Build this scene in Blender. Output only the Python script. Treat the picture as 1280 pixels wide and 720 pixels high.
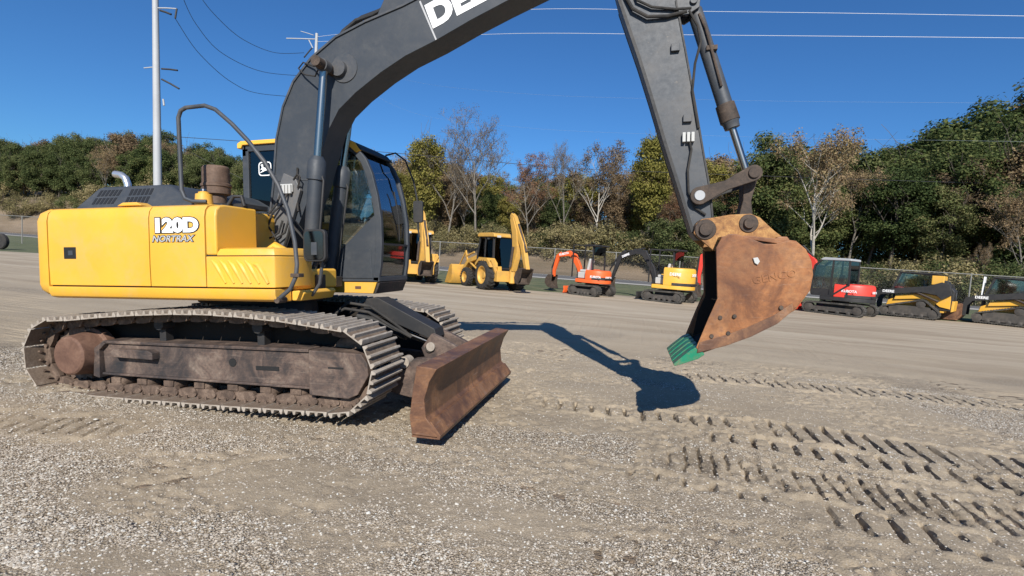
import bpy, math, random
import numpy as np
from mathutils import Vector, Matrix
R = math.radians
random.seed(4)
scn = bpy.context.scene
for o in list(bpy.data.objects): bpy.data.objects.remove(o, do_unlink=True)
COL = scn.collection

# ------------------------------------------------------------------ camera
CAM = np.array([4.21, -5.36, 1.72]); FPX = 640.0
YAW, PIT, ROL = R(-12.84), R(3.67), R(3.68)
FW = np.array([math.sin(YAW)*math.cos(PIT), math.cos(YAW)*math.cos(PIT), -math.sin(PIT)])
RT0 = np.array([math.cos(YAW), -math.sin(YAW), 0.0]); UP0 = np.cross(RT0, FW)
RT = RT0*math.cos(ROL)+UP0*math.sin(ROL); UPV = UP0*math.cos(ROL)-RT0*math.sin(ROL)
cd = bpy.data.cameras.new('camera'); cam = bpy.data.objects.new('camera', cd); COL.objects.link(cam)
cam.matrix_world = Matrix(((RT[0], UPV[0], -FW[0], CAM[0]), (RT[1], UPV[1], -FW[1], CAM[1]), (RT[2], UPV[2], -FW[2], CAM[2]), (0, 0, 0, 1)))
cd.sensor_width = 36; cd.lens = 18.0; cd.clip_start = .05; cd.clip_end = 3000
scn.camera = cam

# ------------------------------------------------------------------ light
SUN_EL, SUN_AZ = 34.5, 167.5                     # azimuth clockwise from +Y
world = bpy.data.worlds.new('World'); scn.world = world; world.use_nodes = True
wn = world.node_tree; wn.nodes.clear()
sky = wn.nodes.new('ShaderNodeTexSky'); sky.sky_type = 'NISHITA'; sky.sun_disc = False
sky.sun_elevation = R(SUN_EL); sky.sun_rotation = R(SUN_AZ); sky.altitude = 200; sky.air_density = 1.0; sky.dust_density = .35; sky.ozone_density = 2.5
bg = wn.nodes.new('ShaderNodeBackground'); bg.inputs[1].default_value = .056
wo = wn.nodes.new('ShaderNodeOutputWorld')
tint = wn.nodes.new('ShaderNodeVectorMath'); tint.operation = 'MULTIPLY'; tint.inputs[1].default_value = (.46, .93, 1.44)
wn.links.new(sky.outputs[0], tint.inputs[0]); wn.links.new(tint.outputs[0], bg.inputs[0]); wn.links.new(bg.outputs[0], wo.inputs[0])
sl = bpy.data.lights.new('sun', 'SUN'); sl.energy = 4.6; sl.angle = R(.5); sl.color = (1, .95, .87)
so = bpy.data.objects.new('sun', sl); COL.objects.link(so)
sd = Vector((math.sin(R(SUN_AZ))*math.cos(R(SUN_EL)), math.cos(R(SUN_AZ))*math.cos(R(SUN_EL)), math.sin(R(SUN_EL))))
so.rotation_euler = sd.to_track_quat('Z', 'Y').to_euler(); so.location = (0, -20, 30)
scn.view_settings.view_transform = 'Standard'; scn.view_settings.look = 'None'
scn.view_settings.exposure = 0.48; scn.view_settings.gamma = 1

# ------------------------------------------------------------------ helpers
def ray(px, py): return FW+(px-640)/FPX*RT-(py-360)/FPX*UPV
def at(px, py, dist): return CAM+ray(px, py)*dist
def horizon(px): return 319+.0643*(px-640)
def ground_dir(px, dist):
    p = at(px, horizon(px), dist); return float(p[0]), float(p[1])

class MB:
    def __init__(s): s.v = []; s.f = []
    def add(s, vs, fs):
        n = len(s.v); s.v += [tuple(map(float, q)) for q in vs]; s.f += [tuple(i+n for i in q) for q in fs]; return s
    def box(s, x0, x1, y0, y1, z0, z1):
        return s.add([(x0,y0,z0),(x1,y0,z0),(x1,y1,z0),(x0,y1,z0),(x0,y0,z1),(x1,y0,z1),(x1,y1,z1),(x0,y1,z1)],
                     [(0,3,2,1),(4,5,6,7),(0,1,5,4),(1,2,6,5),(2,3,7,6),(3,0,4,7)])
    def loft(s, rings, cap=True, closed=True):
        n = len(rings[0]); base = len(s.v)
        for r in rings: s.v += [tuple(map(float, q)) for q in r]
        for k in range(len(rings)-1):
            for i in range(n if closed else n-1):
                j = (i+1) % n
                s.f.append((base+k*n+i, base+k*n+j, base+(k+1)*n+j, base+(k+1)*n+i))
        if cap and closed:
            s.f.append(tuple(base+i for i in range(n))[::-1]); s.f.append(tuple(base+(len(rings)-1)*n+i for i in range(n)))
        return s
    def prism(s, xz, y0, y1): return s.loft([[(x,y0,z) for x,z in xz], [(x,y1,z) for x,z in xz]])
    def prism_x(s, yz, x0, x1): return s.loft([[(x0,y,z) for y,z in yz], [(x1,y,z) for y,z in yz]])
    def prism_z(s, xy, z0, z1): return s.loft([[(x,y,z0) for x,y in xy], [(x,y,z1) for x,y in xy]])
    def tube(s, pts, r, n=8, cap=True):
        pts = [Vector(p) for p in pts]; rs = r if isinstance(r, (list, tuple)) else [r]*len(pts)
        t0 = (pts[1]-pts[0]).normalized(); a = Vector((0,0,1)) if abs(t0.z) < .9 else Vector((1,0,0))
        u = t0.cross(a).normalized(); rings = []
        for i, p in enumerate(pts):
            t = ((pts[min(i+1,len(pts)-1)]-pts[max(i-1,0)])).normalized()
            u = (u-t*u.dot(t)).normalized(); w = t.cross(u)
            rings.append([p+(u*math.cos(2*math.pi*k/n)+w*math.sin(2*math.pi*k/n))*rs[i] for k in range(n)])
        return s.loft(rings, cap)
    def cyl(s, p0, p1, r0, r1=None, n=24): return s.tube([p0, p1], [r0, r0 if r1 is None else r1], n)
    def lathe(s, prof, p0, axis, n=24):           # prof: (distance along axis, radius)
        p0 = Vector(p0); ax = Vector(axis).normalized(); a = Vector((0,0,1)) if abs(ax.z) < .9 else Vector((1,0,0))
        u = ax.cross(a).normalized(); w = ax.cross(u)
        return s.loft([[p0+ax*h+(u*math.cos(2*math.pi*k/n)+w*math.sin(2*math.pi*k/n))*r for k in range(n)] for h, r in prof])
    def bar(s, p0, p1, w, h):                    # rectangular bar, w across Y, h in the XZ plane
        p0 = Vector(p0); p1 = Vector(p1); t = (p1-p0).normalized(); a = Vector((0,1,0)) if abs(t.y) < .9 else Vector((1,0,0))
        u = (a-t*a.dot(t)).normalized(); q = t.cross(u)
        rr = lambda p: [p+u*w/2+q*h/2, p-u*w/2+q*h/2, p-u*w/2-q*h/2, p+u*w/2-q*h/2]
        return s.loft([rr(p0), rr(p1)])
    def build(s, name, mat, parent=None, bevel=0, smooth=True, label=None):
        me = bpy.data.meshes.new(name); me.from_pydata(s.v, [], s.f); me.validate()
        import bmesh
        bm = bmesh.new(); bm.from_mesh(me); bmesh.ops.recalc_face_normals(bm, faces=bm.faces); bm.to_mesh(me); bm.free()
        return link(name, me, mat, parent, bevel, smooth, label)
def link(name, me, mat, parent=None, bevel=0, smooth=True, label=None):
    if mat is not None and not me.materials: me.materials.append(mat)
    if smooth:
        me.shade_smooth()
        try: me.set_sharp_from_angle(angle=R(35))
        except Exception: pass
    o = bpy.data.objects.new(name, me); COL.objects.link(o); o.parent = parent
    if bevel:
        b = o.modifiers.new('bevel', 'BEVEL'); b.width = bevel; b.segments = 2; b.limit_method = 'ANGLE'; b.angle_limit = R(35); b.harden_normals = smooth
    if label: o['label'] = label
    return o
def empty(name, loc=(0,0,0), rz=0):
    o = bpy.data.objects.new(name, None); COL.objects.link(o); o.location = loc; o.rotation_euler = (0,0,rz); o.empty_display_size = .3; return o
def tag(o, label, cat, group=None):
    o['label'] = label; o['category'] = cat
    if group: o['group'] = group
    return o
def kind(o, k): o['kind'] = k; return o
def copy_tree(o, parent=None):
    c = o.copy(); COL.objects.link(c); c.parent = parent
    for ch in list(o.children): copy_tree(ch, c)
    return c
def text_mesh(body, size, offset, extrude, mat, name, parent, mw, shear=0, space=1.0):
    c = bpy.data.curves.new(name, 'FONT'); c.body = body; c.size = size; c.offset = offset; c.extrude = extrude; c.shear = shear; c.space_character = space; c.resolution_u = 4
    t = bpy.data.objects.new('tmp', c); COL.objects.link(t)
    bpy.context.view_layer.update()
    me = bpy.data.meshes.new_from_object(t.evaluated_get(bpy.context.evaluated_depsgraph_get()))
    bpy.data.objects.remove(t, do_unlink=True)
    me.materials.clear(); me.materials.append(mat); me.transform(mw)
    o = bpy.data.objects.new(name, me); COL.objects.link(o); o.parent = parent; return o
def face_y(x, y, z, ang=0, sx=1, sy=1, flip=False):           # text plane facing -Y (or +Y when flipped), baseline turned by ang
    m = Matrix.Translation((x, y, z)) @ Matrix.Rotation(-ang, 4, 'Y') @ Matrix.Rotation(R(90), 4, 'X')
    if flip: m = Matrix.Translation((x, y, z)) @ Matrix.Rotation(math.pi, 4, 'Z') @ Matrix.Rotation(R(90), 4, 'X')
    return m @ Matrix.Diagonal((sx, sy, 1, 1))

# numpy value noise, fbm
def vnoise(x, y, seed=0):
    xi = np.floor(x).astype(np.int64); yi = np.floor(y).astype(np.int64); fx = x-xi; fy = y-yi
    fx = fx*fx*(3-2*fx); fy = fy*fy*(3-2*fy)
    def h(a, b):
        n = (a*374761393+b*668265263+seed*1442695) & 0x7fffffff; n = ((n ^ (n >> 13))*1274126177) & 0x7fffffff
        return ((n ^ (n >> 16)) & 0xffff)/65535.0
    return (h(xi,yi)*(1-fx)+h(xi+1,yi)*fx)*(1-fy)+(h(xi,yi+1)*(1-fx)+h(xi+1,yi+1)*fx)*fy
def fbm(x, y, o=4, seed=0):
    a = 0; amp = .5
    for k in range(o): a = a+amp*vnoise(x*2**k, y*2**k, seed+k*17); amp *= .5
    return a

# ------------------------------------------------------------------ materials
def new_mat(name):
    m = bpy.data.materials.new(name); m.use_nodes = True; nt = m.node_tree; nt.nodes.clear()
    out = nt.nodes.new('ShaderNodeOutputMaterial'); b = nt.nodes.new('ShaderNodeBsdfPrincipled'); nt.links.new(b.outputs[0], out.inputs[0])
    return m, nt, b
def nd(nt, t, **k):
    n = nt.nodes.new('ShaderNode'+t)
    for a, v in k.items(): setattr(n, a, v)
    return n
def ramp(nt, fac, stops):
    r = nd(nt, 'ValToRGB'); nt.links.new(fac, r.inputs[0]); e = r.color_ramp.elements
    while len(e) < len(stops): e.new(.5)
    for el, (p, c) in zip(e, stops): el.position = p; el.color = (c[0], c[1], c[2], 1) if isinstance(c, (tuple, list)) else (c, c, c, 1)
    return r.outputs[0]
def noise(nt, co, scale, detail=5, rough=.6, dist=0):
    n = nd(nt, 'TexNoise'); n.inputs['Scale'].default_value = scale; n.inputs['Detail'].default_value = detail; n.inputs['Roughness'].default_value = rough; n.inputs['Distortion'].default_value = dist
    if co is not None: nt.links.new(co, n.inputs['Vector'])
    return n.outputs[0]
def mixc(nt, fac, a, b, mode='MIX'):
    n = nd(nt, 'Mix', data_type='RGBA', blend_type=mode)
    for sock, v in ((n.inputs[0], fac), (n.inputs[6], a), (n.inputs[7], b)):
        if isinstance(v, (int, float)): sock.default_value = v
        elif isinstance(v, (tuple, list)): sock.default_value = (v[0], v[1], v[2], 1)
        else: nt.links.new(v, sock)
    return n.outputs[2]
def math_n(nt, op, a, b=None):
    n = nd(nt, 'Math', operation=op)
    for s_, v in ((n.inputs[0], a), (n.inputs[1], b)):
        if v is None: continue
        if isinstance(v, (int, float)): s_.default_value = v
        else: nt.links.new(v, s_)
    return n.outputs[0]
def bump(nt, b, h, strength, dist):
    n = nd(nt, 'Bump'); n.inputs['Strength'].default_value = strength; n.inputs['Distance'].default_value = dist
    nt.links.new(h, n.inputs['Height']); nt.links.new(n.outputs[0], b.inputs['Normal'])
def paint(name, col, dirt=(.22,.17,.12), amount=.35, rough=.4, scale=3.0, metallic=0, bumpy=.0015, wear=None):
    m, nt, b = new_mat(name); co = nd(nt, 'TexCoord').outputs['Object']
    n1 = noise(nt, co, scale, 6, .65, .4); n2 = noise(nt, co, scale*7, 5, .7)
    f = math_n(nt, 'MULTIPLY', ramp(nt, n1, [(.42, 0), (.75, 1)]), ramp(nt, n2, [(.3, .25), (.7, 1)]))
    f = math_n(nt, 'MULTIPLY', f, amount)
    var = mixc(nt, ramp(nt, noise(nt, co, scale*.4, 3), [(.3, 0), (.7, 1)]), tuple(c*.9 for c in col), tuple(min(1, c*1.06) for c in col))
    c = mixc(nt, f, var, dirt)
    if wear:
        w = ramp(nt, noise(nt, co, scale*4, 6, .75), [(.64, 0), (.69, 1)]); c = mixc(nt, math_n(nt, 'MULTIPLY', w, .8), c, wear)
    nt.links.new(c, b.inputs['Base Color'])
    nt.links.new(math_n(nt, 'ADD', math_n(nt, 'MULTIPLY', n2, .35), rough-.1), b.inputs['Roughness'])
    b.inputs['Metallic'].default_value = metallic
    bump(nt, b, n2, .35, bumpy)
    return m
def rust(name, stops, scale=4, rough=.75, bumpd=.004, scratch=None):
    m, nt, b = new_mat(name); co = nd(nt, 'TexCoord').outputs['Object']
    n1 = noise(nt, co, scale, 8, .68, .8); n2 = noise(nt, co, scale*9, 5, .7)
    c = ramp(nt, n1, stops)
    c = mixc(nt, math_n(nt, 'MULTIPLY', ramp(nt, n2, [(.35, 1), (.65, 0)]), .45), c, stops[0][1])
    if scratch:
        for rot, sc_ in (((0, R(52), 0), (1.5, 1, 26)), ((0, R(-28), 0), (2.2, 1, 34))):
            mp = nd(nt, 'Mapping'); mp.inputs['Rotation'].default_value = rot; mp.inputs['Scale'].default_value = sc_; nt.links.new(co, mp.inputs[0])
            st = ramp(nt, noise(nt, mp.outputs[0], 2.2, 6, .7), [(.60, 0), (.72, 1)]); c = mixc(nt, math_n(nt, 'MULTIPLY', st, .5), c, scratch)
        dk = ramp(nt, noise(nt, co, 1.4, 3, .5), [(.40, .45), (.56, 0)]); c = mixc(nt, dk, c, stops[0][1])
    nt.links.new(c, b.inputs['Base Color'])
    nt.links.new(math_n(nt, 'ADD', math_n(nt, 'MULTIPLY', n1, .4), rough-.25), b.inputs['Roughness'])
    b.inputs['Specular IOR Level'].default_value = .3
    bump(nt, b, n2, .5, bumpd); return m
def glass(name, tint=(.78,.82,.80), gloss=.12):
    m = bpy.data.materials.new(name); m.use_nodes = True; nt = m.node_tree; nt.nodes.clear()
    out = nd(nt, 'OutputMaterial'); t = nd(nt, 'BsdfTransparent'); t.inputs[0].default_value = (*tint, 1)
    g = nd(nt, 'BsdfGlossy'); g.inputs['Roughness'].default_value = .03; g.inputs[0].default_value = (.9,.95,1,1)
    fr = nd(nt, 'Fresnel'); fr.inputs[0].default_value = 1.5
    mx = nd(nt, 'MixShader'); nt.links.new(math_n(nt, 'ADD', fr.outputs[0], gloss-.04), mx.inputs[0])
    nt.links.new(t.outputs[0], mx.inputs[1]); nt.links.new(g.outputs[0], mx.inputs[2]); nt.links.new(mx.outputs[0], out.inputs[0]); return m
def plain(name, col, rough=.6, metallic=0):
    m, nt, b = new_mat(name); b.inputs['Base Color'].default_value = (*col, 1); b.inputs['Roughness'].default_value = rough; b.inputs['Metallic'].default_value = metallic; return m

YEL = paint('yellow_paint', (.76,.405,.040), dirt=(.50,.36,.19), amount=.6, rough=.38, scale=2.2)
YELO = paint('worn_yellow_paint', (.62,.345,.065), dirt=(.25,.17,.09), amount=.7, rough=.5, scale=3)
GREY = paint('charcoal_paint', (.033,.040,.050), dirt=(.12,.115,.108), amount=.45, rough=.5, scale=2.5)
GREYW = paint('worn_charcoal_paint', (.042,.049,.059), dirt=(.16,.14,.12), amount=.6, rough=.48, scale=3, wear=(.14,.12,.10))
BLACK = paint('black_paint', (.018,.018,.019), dirt=(.09,.075,.06), amount=.4, rough=.55, scale=4)
RUBBER = paint('rubber', (.022,.021,.02), dirt=(.12,.10,.08), amount=.5, rough=.8, scale=6)
TRACKM = rust('dusty_track_steel', [(.25,(.20,.165,.13)),(.45,(.34,.295,.245)),(.7,(.47,.42,.36))], 5, .85)
TRACKB = rust('mud_shade_plate', [(.25,(.07,.05,.038)),(.45,(.17,.125,.09)),(.7,(.27,.21,.16))], 7, .9)  # dirt brown, also paints the shade in the gaps between grousers
CHAINM = rust('rusty_chain_steel', [(.3,(.05,.036,.028)),(.5,(.145,.100,.074)),(.72,(.29,.21,.155))], 7, .85)
FRAMEM = rust('rusty_frame_paint', [(.30,(.026,.027,.030)),(.41,(.065,.048,.041)),(.52,(.135,.092,.072)),(.64,(.21,.155,.12)),(.78,(.33,.275,.22))], 3.4, .75, scratch=(.25,.20,.16))
HUBM = rust('rusty_hub_steel', [(.3,(.085,.045,.032)),(.55,(.17,.095,.065)),(.75,(.24,.145,.10))], 5, .8)
BUCKM = rust('rusty_bucket_steel', [(.28,(.09,.042,.027)),(.40,(.19,.078,.034)),(.50,(.33,.135,.050)),(.58,(.39,.18,.072)),(.66,(.27,.14,.085)),(.80,(.36,.26,.19))], 2.0, .52, scratch=(.42,.30,.22))
EARM = rust('orange_rust_steel', [(.3,(.13,.06,.028)),(.48,(.36,.18,.065)),(.60,(.50,.28,.10)),(.75,(.26,.16,.10))], 9, .75)
BLADEM = rust('rusty_blade_steel', [(.3,(.07,.038,.028)),(.45,(.155,.078,.046)),(.58,(.29,.145,.070)),(.78,(.25,.18,.145))], 3.0, .58, scratch=(.30,.23,.19))
DARKBR = rust('brown_dirty_steel', [(.3,(.03,.025,.022)),(.55,(.09,.065,.05)),(.75,(.16,.12,.09))], 6, .8)
DRUMM = rust('brown_drum_paint', [(.3,(.08,.05,.035)),(.55,(.16,.105,.075)),(.75,(.24,.17,.13))], 5, .7)
GREENM = paint('green_tooth_paint', (.008,.20,.105), dirt=(.22,.12,.06), amount=1.0, rough=.3, scale=11)
MUDSHADE = plain('dark_mud_shade', (.022,.017,.013), .95)  # near-black colour for painted shade: muddy bucket inside, track interior
SHINY = plain('bright_steel_pipe', (.72,.72,.72), .28, .8)
CHROME = plain('chrome', (.36,.34,.31), .25, 1)
WHITE = plain('white_decal', (.85,.85,.84), .5)
INK = plain('black_decal', (.015,.015,.015), .5)
GREYDEC = plain('grey_decal', (.42,.42,.42), .5)
GLASS = glass('cab_glass'); GLASSD = glass('dark_glass', (.16,.19,.18), .055)
ORANGE = paint('orange_paint', (.80,.125,.025), dirt=(.3,.15,.08), amount=.35, rough=.4)
RED = paint('red_paint', (.72,.05,.03), dirt=(.3,.1,.07), amount=.3, rough=.4)
SEATM = plain('seat_vinyl', (.10,.10,.10), .7); LIGHTG = plain('light_grey_plastic', (.45,.45,.43), .6)
STEEL = paint('galvanised_steel', (.38,.39,.40), dirt=(.3,.29,.27), amount=.3, rough=.55, scale=1)
FENCEM = plain('weathered_wire', (.20,.195,.18), .7)
LAMPY = plain('amber_plastic', (.85,.45,.06), .3)
# ------------------------------------------------------------------ ground
def lot_edge(x): return 21.3+.09*x
def seg_frame(x, y, a, b):
    a = np.array(a, float); b = np.array(b, float); d = b-a; L = np.hypot(*d); d = d/L
    u = (x-a[0])*d[0]+(y-a[1])*d[1]; w = -(x-a[0])*d[1]+(y-a[1])*d[0]; return u, w, L
TRACKMARKS = [((3.1,.52),(5.6,.66),.19,.185,.07),((5.6,.62),(7.6,.50),.30,.185,.09),((7.6,.48),(13,-.35),.36,.185,.11),((4.9,.14),(11.5,-.62),.17,.185,.075),((5.0,3.1),(14,3.7),.25,.17,.07),((4.4,-.62),(10,-1.15),.30,.13,.045),((5.5,-1.30),(10,-2.0),.20,.2,.06),((3.7,-1.02),(5.5,-1.25),.08,.2,.045),((-2.5,-2.4),(.2,-1.75),.24,.15,.03),((5.5,-2.1),(9,-3.0),.22,.17,.045)]
def gravel_mask(x, y):
    n = fbm(x*.55+3, y*.9+7, 4, 5)
    d = np.clip((y+3.2)/3.4, 0, 1)                       # loose gravel thickest in the foreground
    m = np.clip((n-.26-.30*d)*8, 0, 1)
    for c0, c1, c2, w in ((-1.55,.10,-.022,.20),(-2.15,-.06,.02,.16),(-1.0,.02,-.012,.24)):
        m = m*(1-.75*np.exp(-((y-(c0+c1*x+c2*x*x)+.12*(fbm(x*1.5, y*.5, 2, 91)-.4))/w)**2))
    far = np.clip((y-4)/6, 0, 1)
    m = m*(1-far)+.25*far*np.clip((fbm(x*.12, y*1.1, 3, 9)-.4)*5, 0, 1)
    for a, b, w, p, dp in TRACKMARKS:
        u, s, L = seg_frame(x, y, a, b); k = np.clip(1.5-np.abs(s)/(w*1.4), 0, 1)*(u > 0)*(u < L); m = m*(1-.9*k)
    return m
def s_off(x, y, a, b): return seg_frame(x, y, a, b)[1]
def on_range(x, y, a, b):
    u, s, L = seg_frame(x, y, a, b); return ((u > 0)*(u < L))*1.0
def shade_churn_mask(x, y):  # cleat cuts darkened as painted shade, plus darker churned soil
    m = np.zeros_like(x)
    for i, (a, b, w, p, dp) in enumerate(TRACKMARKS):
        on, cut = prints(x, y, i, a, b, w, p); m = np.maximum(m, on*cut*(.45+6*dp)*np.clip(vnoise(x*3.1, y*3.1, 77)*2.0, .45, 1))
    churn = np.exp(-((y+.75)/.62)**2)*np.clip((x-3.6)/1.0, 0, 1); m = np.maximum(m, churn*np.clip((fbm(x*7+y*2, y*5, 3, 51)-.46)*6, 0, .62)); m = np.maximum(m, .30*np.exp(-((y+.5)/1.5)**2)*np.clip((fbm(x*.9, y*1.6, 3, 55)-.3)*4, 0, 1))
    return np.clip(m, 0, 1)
def prints(x, y, i, a, b, w, p):
    u, s, L = seg_frame(x, y, a, b); k = .25 if i < 5 else 1.0; s = s+(vnoise(u*1.2, u*0, i)-.5)*.10+(vnoise(u*7, u*0, i+5)-.5)*.09*k
    on = np.clip((w-np.abs(s))/.03, 0, 1)*np.clip(u/.5, 0, 1)*np.clip((L-u)/.2, 0, 1)
    ph = ((u+s*.04+.075*k*vnoise(u*2.3, s*2, 20+i)+.03*vnoise(u*9, s*9, 60+i))/p) % 1.0
    return on, np.exp(-(np.abs(ph-.5)/.095)**3)*np.clip((vnoise(u*4, s*4, 30+i)-.12*k)*5, .9*(1-k), 1)
def lot_height(x, y):
    near = np.clip(1-(y-6)/10, 0, 1)
    h = (fbm(x*.5, y*.5, 3, 1)-.45)*.05
    h = h+(fbm(x*3, y*3, 3, 2)-.45)*.028*near
    gm = gravel_mask(x, y)
    h = h+(fbm(x*14, y*14, 3, 3)-.45)*(.014+.022*gm)*near
    churn = np.clip((fbm(x*.8+9, y*.8, 2, 11)-.38)*5, 0, 1)*np.exp(-((y+.9)/1.3)**2)
    h = h+churn*(fbm(x*9+y*5, y*9-x*2, 4, 13)-.45)*.075
    for i, (a, b, w, p, dp) in enumerate(TRACKMARKS):    # cleat prints
        on, cut = prints(x, y, i, a, b, w, p)
        h = h-on*dp*(cut*1.15-.22)+dp*.5*np.exp(-((np.abs(s_off(x, y, a, b))-w-.04)/.05)**2)*vnoise(x*9, y*9, 61+i)*np.clip(on_range(x, y, a, b), 0, 1)
    lump = np.clip((fbm(x*1.1+31, y*1.4+5, 3, 71)-.36+.10*np.exp(-((y+.6)/1.6)**2))*6, 0, 1)*near
    h = h+lump*(np.abs(fbm(x*8+y*4, y*8-x*3, 3, 73)-.45)*-.075+(fbm(x*26, y*26, 2, 75)-.37)*.034)
    for k, (ox, oy) in enumerate(((-2.2,-1.9),(-1.7,-2.2),(-1.2,-2.3),(-.5,-2.5),(.2,-2.4),(.9,-2.6),(-2.8,-1.8))):   # drag furrows by the track
        u, s, L = seg_frame(x, y, (ox,oy-.2), (ox+.9,oy+1.0)); s = s+(vnoise(u*3, u*0+k, 40)-.5)*.16
        h = h-.022*np.exp(-(s/.05)**2)*np.clip(u/.3,0,1)*np.clip((L-u)/.3,0,1)
    return h
def grid_mesh(name, xs, ys, hf):
    X, Y = np.meshgrid(xs, ys); Z = hf(X, Y); n, m = len(xs), len(ys)
    co = np.stack([X, Y, Z], -1).reshape(-1, 3)
    i = (np.arange(m-1)[:, None]*n+np.arange(n-1)[None]).ravel()
    return mesh_np(name, co, np.stack([i, i+1, i+1+n, i+n], -1)), X, Y
def mesh_np(name, co, fc):
    me = bpy.data.meshes.new(name); k = fc.shape[1]
    me.vertices.add(len(co)); me.vertices.foreach_set('co', co.astype(np.float32).ravel())
    me.loops.add(fc.size); me.loops.foreach_set('vertex_index', fc.astype(np.int32).ravel())
    me.polygons.add(len(fc)); me.polygons.foreach_set('loop_start', np.arange(0, fc.size, k, dtype=np.int32))
    me.update(calc_edges=True); me.validate(); return me
def spaced(a, b, c, d, st, g=1.16):
    xs = list(np.arange(b, c, st)); s = st; x = c
    while x < d: xs.append(x); s = min(s*g, 6); x += s
    xs.append(d); s = st; x = b-st; lo = []
    while x > a: lo.append(x); s = min(s*g, 6); x -= s
    return np.array([a]+lo[::-1]+xs)
def lot_mat():
    m, nt, b = new_mat('gravel_lot'); co = nd(nt, 'NewGeometry').outputs['Position']
    at_ = nd(nt, 'Attribute'); at_.attribute_name = 'gravel'; gm = at_.outputs['Fac']
    mp = nd(nt, 'Mapping'); mp.inputs['Scale'].default_value = (.10, .9, 1); nt.links.new(co, mp.inputs[0])
    st = noise(nt, mp.outputs[0], 1.2, 6, .65, .5)
    n1 = noise(nt, co, .8, 6, .6); n2 = noise(nt, co, 30, 8, .8)
    v = nd(nt, 'TexVoronoi'); v.inputs['Scale'].default_value = 80; nt.links.new(co, v.inputs['Vector'])
    v2 = nd(nt, 'TexVoronoi'); v2.inputs['Scale'].default_value = 125; nt.links.new(co, v2.inputs['Vector'])
    dirt = mixc(nt, ramp(nt, n1, [(.3,0),(.7,1)]), (0.266,0.210,0.141), (0.348,0.277,0.194))
    dirt = mixc(nt, ramp(nt, n2, [(.3,0),(.75,1)]), dirt, (0.401,0.329,0.237))
    sc = ramp(nt, math_n(nt, 'FRACT', nd_sep(nt, v.outputs['Color'])), [(0,(0.336,0.274,0.204)),(.4,(0.486,0.405,0.318)),(.7,(0.616,0.529,0.431)),(1,(0.719,0.695,0.605))])
    dirt = mixc(nt, ramp(nt, noise(nt, co, .45, 4, .6, .6), [(.40,.42),(.60,0)]), dirt, (0.243,0.195,0.140))
    stones = mixc(nt, ramp(nt, v.outputs['Distance'], [(.25,0),(.62,1)]), sc, (0.180,0.140,0.094))
    fine = ramp(nt, nd_sep(nt, v2.outputs['Color']), [(0,(0.266,0.213,0.146)),(1,(0.467,0.401,0.309))])
    dirt = mixc(nt, .35, dirt, fine)
    c = mixc(nt, math_n(nt, 'MULTIPLY', gm, .85), dirt, stones)
    dm = nd(nt, 'Attribute'); dm.attribute_name = 'shade_churn'; c = mixc(nt, math_n(nt, 'MULTIPLY', dm.outputs['Fac'], .72), c, (0.086,0.066,0.046))  # groove shade and churned soil tone mixed into the colour
    # far lot: compacted pale limestone with long streaks
    sep = nd(nt, 'SeparateXYZ'); nt.links.new(co, sep.inputs[0])
    farf = ramp(nt, math_n(nt, 'MULTIPLY', math_n(nt, 'ADD', sep.outputs[1], -1.5), .08), [(0,0),(.8,1)])
    farc = ramp(nt, st, [(.38,(0.307,0.248,0.179)),(.5,(0.401,0.334,0.249)),(.66,(0.480,0.411,0.314))])
    c = mixc(nt, math_n(nt, 'MULTIPLY', farf, .8), c, farc)
    nt.links.new(c, b.inputs['Base Color']); b.inputs['Roughness'].default_value = .95; b.inputs['Specular IOR Level'].default_value = .15
    inv = math_n(nt, 'MULTIPLY', math_n(nt, 'SUBTRACT', 1.0, v.outputs['Distance']), math_n(nt, 'ADD', math_n(nt, 'MULTIPLY', gm, .9), .12))
    hh = math_n(nt, 'ADD', inv, math_n(nt, 'MULTIPLY', n2, .8))
    bump(nt, b, hh, 1.0, .014); return m
def nd_sep(nt, c):
    s = nd(nt, 'SeparateColor'); nt.links.new(c, s.inputs[0]); return s.outputs[0]
xs = spaced(-160, -3.2, 9.6, 160, .021); ys = spaced(-60, -3.4, 4.6, 27, .020, 1.12)
def lot_hf(X, Y): return lot_height(X, Y)
lot_me, X, Y = grid_mesh('gravel_lot', xs, ys, lot_hf)
# trim beyond the lot edge by pulling rows to the edge line
co = np.empty(len(lot_me.vertices)*3, np.float32); lot_me.vertices.foreach_get('co', co); co = co.reshape(-1, 3)
e = lot_edge(co[:, 0])+(fbm(co[:, 0]*.6, co[:, 0]*0, 3, 8)-.45)*1.2; over = co[:, 1] > e
co[over, 1] = e[over]; co[over, 2] = -.05
lot_me.vertices.foreach_set('co', co.ravel()); at_ = lot_me.attributes.new('gravel', 'FLOAT', 'POINT')
at_.data.foreach_set('value', gravel_mask(co[:, 0], co[:, 1]).astype(np.float32))
at2 = lot_me.attributes.new('shade_churn', 'FLOAT', 'POINT'); at2.data.foreach_set('value', shade_churn_mask(co[:, 0], co[:, 1]).astype(np.float32))
LOTM = lot_mat(); lot = kind(link('gravel_lot', lot_me, LOTM), 'structure'); lot_me.shade_smooth()

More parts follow.
